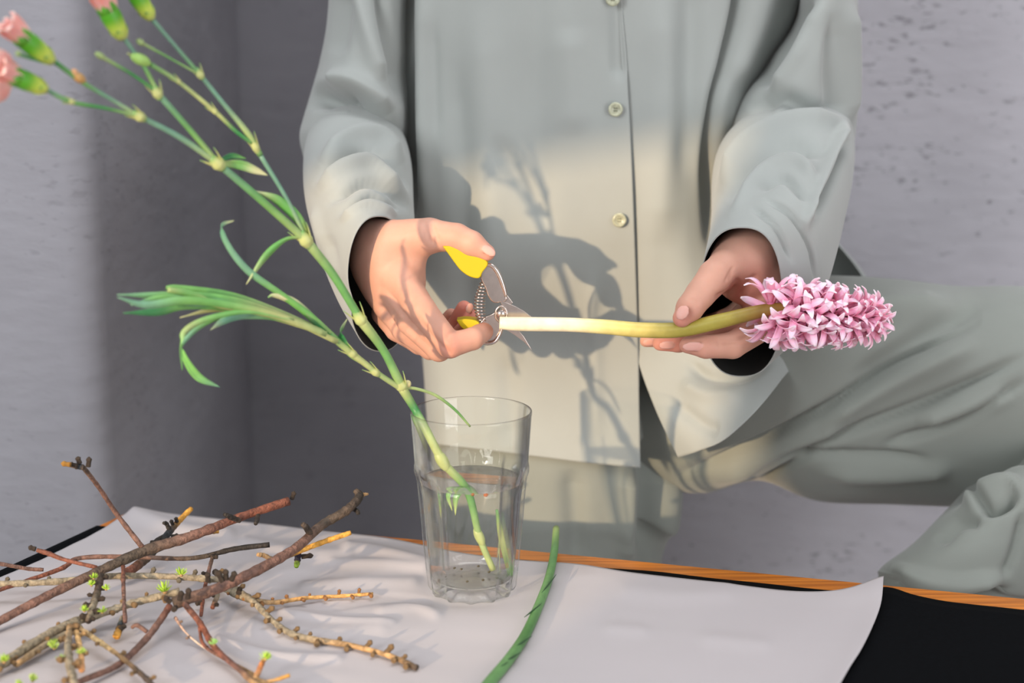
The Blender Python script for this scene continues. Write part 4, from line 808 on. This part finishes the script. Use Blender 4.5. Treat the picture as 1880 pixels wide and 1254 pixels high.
shr = [
    [(1112, -620, 1.25), (1135, -630, 1.25), (1180, -640, 1.26), (1215, -640, 1.29), (1235, -640, 1.32), (1230, -640, 1.36)],
    [(1118, -540, 1.220), (1160, -540, 1.22), (1260, -540, 1.235), (1340, -530, 1.27), (1365, -520, 1.32), (1340, -520, 1.38)],
    [(1126, -250, 1.198), (1180, -250, 1.198), (1270, -250, 1.205), (1380, -250, 1.22), (1500, -250, 1.29), (1460, -250, 1.38)],
    [(1134, 0, 1.195), (1190, 0, 1.194), (1270, 0, 1.203), (1375, 0, 1.215), (1470, 0, 1.28), (1440, 0, 1.38)],
    [(1146, 200, 1.195), (1200, 200, 1.194), (1270, 200, 1.203), (1335, 200, 1.215), (1395, 200, 1.29), (1390, 200, 1.38)],
    [(1154, 400, 1.194), (1205, 400, 1.192), (1265, 400, 1.200), (1325, 400, 1.235), (1375, 400, 1.32), (1372, 400, 1.38)],
    [(1163, 600, 1.191), (1215, 600, 1.185), (1290, 600, 1.178), (1375, 600, 1.185), (1440, 580, 1.25), (1440, 580, 1.33)],
    [(1172, 665, 1.186), (1228, 672, 1.176), (1310, 668, 1.160), (1395, 655, 1.160), (1470, 620, 1.21), (1490, 600, 1.30)],
    [(1200, 745, 1.170), (1246, 752, 1.155), (1318, 735, 1.135), (1400, 700, 1.135), (1470, 660, 1.19), (1500, 630, 1.28)],
    [(1245, 840, 1.150), (1282, 828, 1.128), (1330, 806, 1.112), (1395, 745, 1.112), (1452, 680, 1.17), (1500, 640, 1.27)]]
sr = cloth('shirt_front_panel', patch(shr, 130, 200), False, shirt, SHIRT_R, flip=1)
bk = [[(L_, py, 1.36), (L_ + 40, py, 1.395), (1060, py, 1.405), (R_ - 40, py, 1.395), (R_, py, 1.36)] for py, L_, R_ in ((-640, 905, 1230), (-540, 770, 1345), (-250, 745, 1372), (0, 740, 1374), (200, 745, 1374), (400, 757, 1500), (520, 775, 1590), (640, 795, 1590), (790, 812, 1480))]
cloth('shirt_back', patch(bk, 40, 60), False, shirt, [], flip=-1)
def button(px, py, y):
    c = P(px, py, y); b = MB(); prof = [(.0001, .0006), (.0022, .0006), (.0032, .0010), (.0042, .0018), (.0050, .0020), (.0058, .0014), (.0060, .0004), (.0056, -.0004), (.0001, -.0006)]
    S_ = 28; V = [c + np.array([r * math.cos(a), -z, r * math.sin(a)]) for r, z in prof for a in np.linspace(0, 2 * math.pi, S_, endpoint=False)]; b.add(V, grid_faces(len(prof), S_, True))
    o = b.build('button', M_button, shirt); k = MB()
    for dx in (-1, 1):
        for dz in (-1, 1): k.ball(c + np.array([dx * .0011, -.0008, dz * .0011]), .00055, lin((70, 72, 55)), 4, 8)
    k.tube([c + [-.0011, -.0012, .0011], c + [.0011, -.0012, .0011]], .0003, lin((90, 92, 70)), 2, 6); k.tube([c + [-.0011, -.0012, -.0011], c + [.0011, -.0012, -.0011]], .0003, lin((90, 92, 70)), 2, 6)
    k.build('thread', M_thread, o)
for px, py, y in ((1125, -2, 1.1868), (1130, 201, 1.1868), (1137, 404, 1.1862)): button(px, py, y)
# sleeves
slv = lambda name, secs, strokes, rows=150, cols=220, ex=.9: cloth(name, tubegrid(secs, rows, cols, ex), True, shirt, strokes, flip=1, thick=.0009)
slv('upper_sleeve', [((790, -560, 1.31), (0, -8, .06), (60, -20, 0)), ((735, -400, 1.30), (0, 0, .07), (80, 0, 0)), ((690, -200, 1.29), (0, 0, .075), (85, 0, 0)), ((676, 0, 1.285), (0, 0, .08), (74, 0, 0)), ((668, 110, 1.28), (0, 0, .085), (80, 0, 0)),
                      ((655, 200, 1.27), (0, 0, .085), (96, -10, 0)), ((650, 270, 1.265), (0, 10, .08), (98, 10, 0)), ((655, 345, 1.26), (0, 20, .06), (80, 20, 0)), ((660, 390, 1.25), (0, 14, .03), (40, 10, 0))], SL_RU)
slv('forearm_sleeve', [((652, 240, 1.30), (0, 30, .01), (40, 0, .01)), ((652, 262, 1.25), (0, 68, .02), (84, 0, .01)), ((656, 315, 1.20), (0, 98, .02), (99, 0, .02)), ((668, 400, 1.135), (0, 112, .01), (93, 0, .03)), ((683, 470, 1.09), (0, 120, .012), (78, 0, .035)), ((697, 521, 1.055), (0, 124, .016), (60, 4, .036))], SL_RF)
slv('upper_sleeve', [((1330, -560, 1.31), (0, -8, .06), (60, 20, 0)), ((1420, -400, 1.30), (0, 0, .08), (95, 0, 0)), ((1500, -200, 1.29), (0, 0, .088), (78, 0, 0)), ((1522, 0, 1.28), (0, 0, .09), (54, 0, 0)), ((1494, 110, 1.275), (0, 0, .092), (82, 0, 0)),
                      ((1460, 200, 1.27), (0, 0, .09), (114, 0, 0)), ((1455, 280, 1.26), (0, 10, .085), (112, 0, 0)), ((1462, 370, 1.255), (0, 20, .07), (88, 0, 0)), ((1480, 450, 1.25), (0, 14, .03), (55, 0, 0))], SL_LU)
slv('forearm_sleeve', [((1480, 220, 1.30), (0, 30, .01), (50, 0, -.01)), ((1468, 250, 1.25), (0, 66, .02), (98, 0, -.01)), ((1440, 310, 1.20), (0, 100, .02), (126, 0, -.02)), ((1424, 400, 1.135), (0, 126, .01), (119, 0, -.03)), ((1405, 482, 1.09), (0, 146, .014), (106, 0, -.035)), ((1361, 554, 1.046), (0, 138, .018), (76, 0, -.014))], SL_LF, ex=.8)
# trousers: standing leg, seat, raised thigh, shin
trl = lambda name, secs, strokes, rows=150, cols=220, ex=.95, par=None: cloth(name, tubegrid(secs, rows, cols, ex), True, par, strokes, flip=1, thick=.0009, fine=(.0022, 28), m=M_trouser)
tro = trl('trousers', [((1010, 560, 1.32), (0, 0, .10), (200, 0, 0)), ((1015, 700, 1.32), (0, 0, .115), (215, 0, 0)), ((1020, 850, 1.315), (0, 0, .118), (226, 0, 0)), ((1030, 960, 1.315), (0, 0, .11), (215, 0, 0)), ((1020, 1060, 1.315), (0, 0, .10), (190, 0, 0)), ((1010, 1500, 1.315), (0, 0, .085), (150, 0, 0)), ((1005, 2100, 1.315), (0, 0, .075), (125, 0, 0)), ((1005, 2420, 1.315), (0, 0, .07), (115, 0, 0))], TR_R, rows=220, par=per)
trl('thigh_leg', [((1130, 760, 1.31), (0, -100, 0), (-20, 0, .07)), ((1225, 745, 1.30), (10, -150, 0), (-20, 0, .085)), ((1325, 720, 1.285), (30, -185, 0), (-20, 0, .105)), ((1445, 695, 1.275), (50, -188, 0), (-20, 0, .115)), ((1570, 715, 1.27), (70, -204, 0), (-20, 0, .115)),
                  ((1700, 726, 1.265), (60, -202, 0), (-20, 0, .115)), ((1815, 728, 1.26), (55, -202, 0), (-20, 0, .115)), ((1930, 735, 1.255), (50, -195, 0), (-20, 0, .115)), ((2050, 750, 1.25), (40, -150, 0), (-20, 0, .10)), ((2110, 760, 1.25), (20, -60, 0), (-10, 0, .05))], TR_T, rows=220, cols=200, par=tro)
trl('lower_leg', [((2020, 690, 1.25), (90, -60, 0), (0, 0, .04)), ((1960, 790, 1.21), (140, -60, 0), (0, 0, .07)), ((1885, 905, 1.17), (158, -40, 0), (0, 0, .085)), ((1835, 990, 1.155), (160, -10, 0), (0, 0, .085)), ((1790, 1070, 1.15), (172, 25, 0), (0, 0, .080)), ((1765, 1100, 1.15), (150, 25, 0), (0, 0, .07)), ((1740, 1300, 1.15), (120, 25, 0), (0, 0, .06)), ((1725, 1560, 1.15), (105, 20, 0), (0, 0, .055))], TR_S, rows=200, cols=180, par=tro)
# stool that carries the raised foot (hidden by the table)
st = root('stool', 'plain wooden stool behind the table under the raised foot', 'stool', (FT[0], FT[1], FLOOR))
b = MB(); b.tube([(FT[0], FT[1] - .02, -.412), (FT[0], FT[1] - .02, -.41), (FT[0], FT[1] - .02, -.39), (FT[0], FT[1] - .02, -.388)], [.14, .15, .15, .14], 1, 2, 32); b.build('seat', M_wood, st)
for sx in (-1, 1):
    for sy in (-1, 1): b = MB(); b.tube([(FT[0] + sx * .08, FT[1] - .02 + sy * .08, -.405), (FT[0] + sx * .12, FT[1] - .02 + sy * .12, FLOOR)], [.014, .012], 1, 3, 12); b.build('leg', M_wood, st)
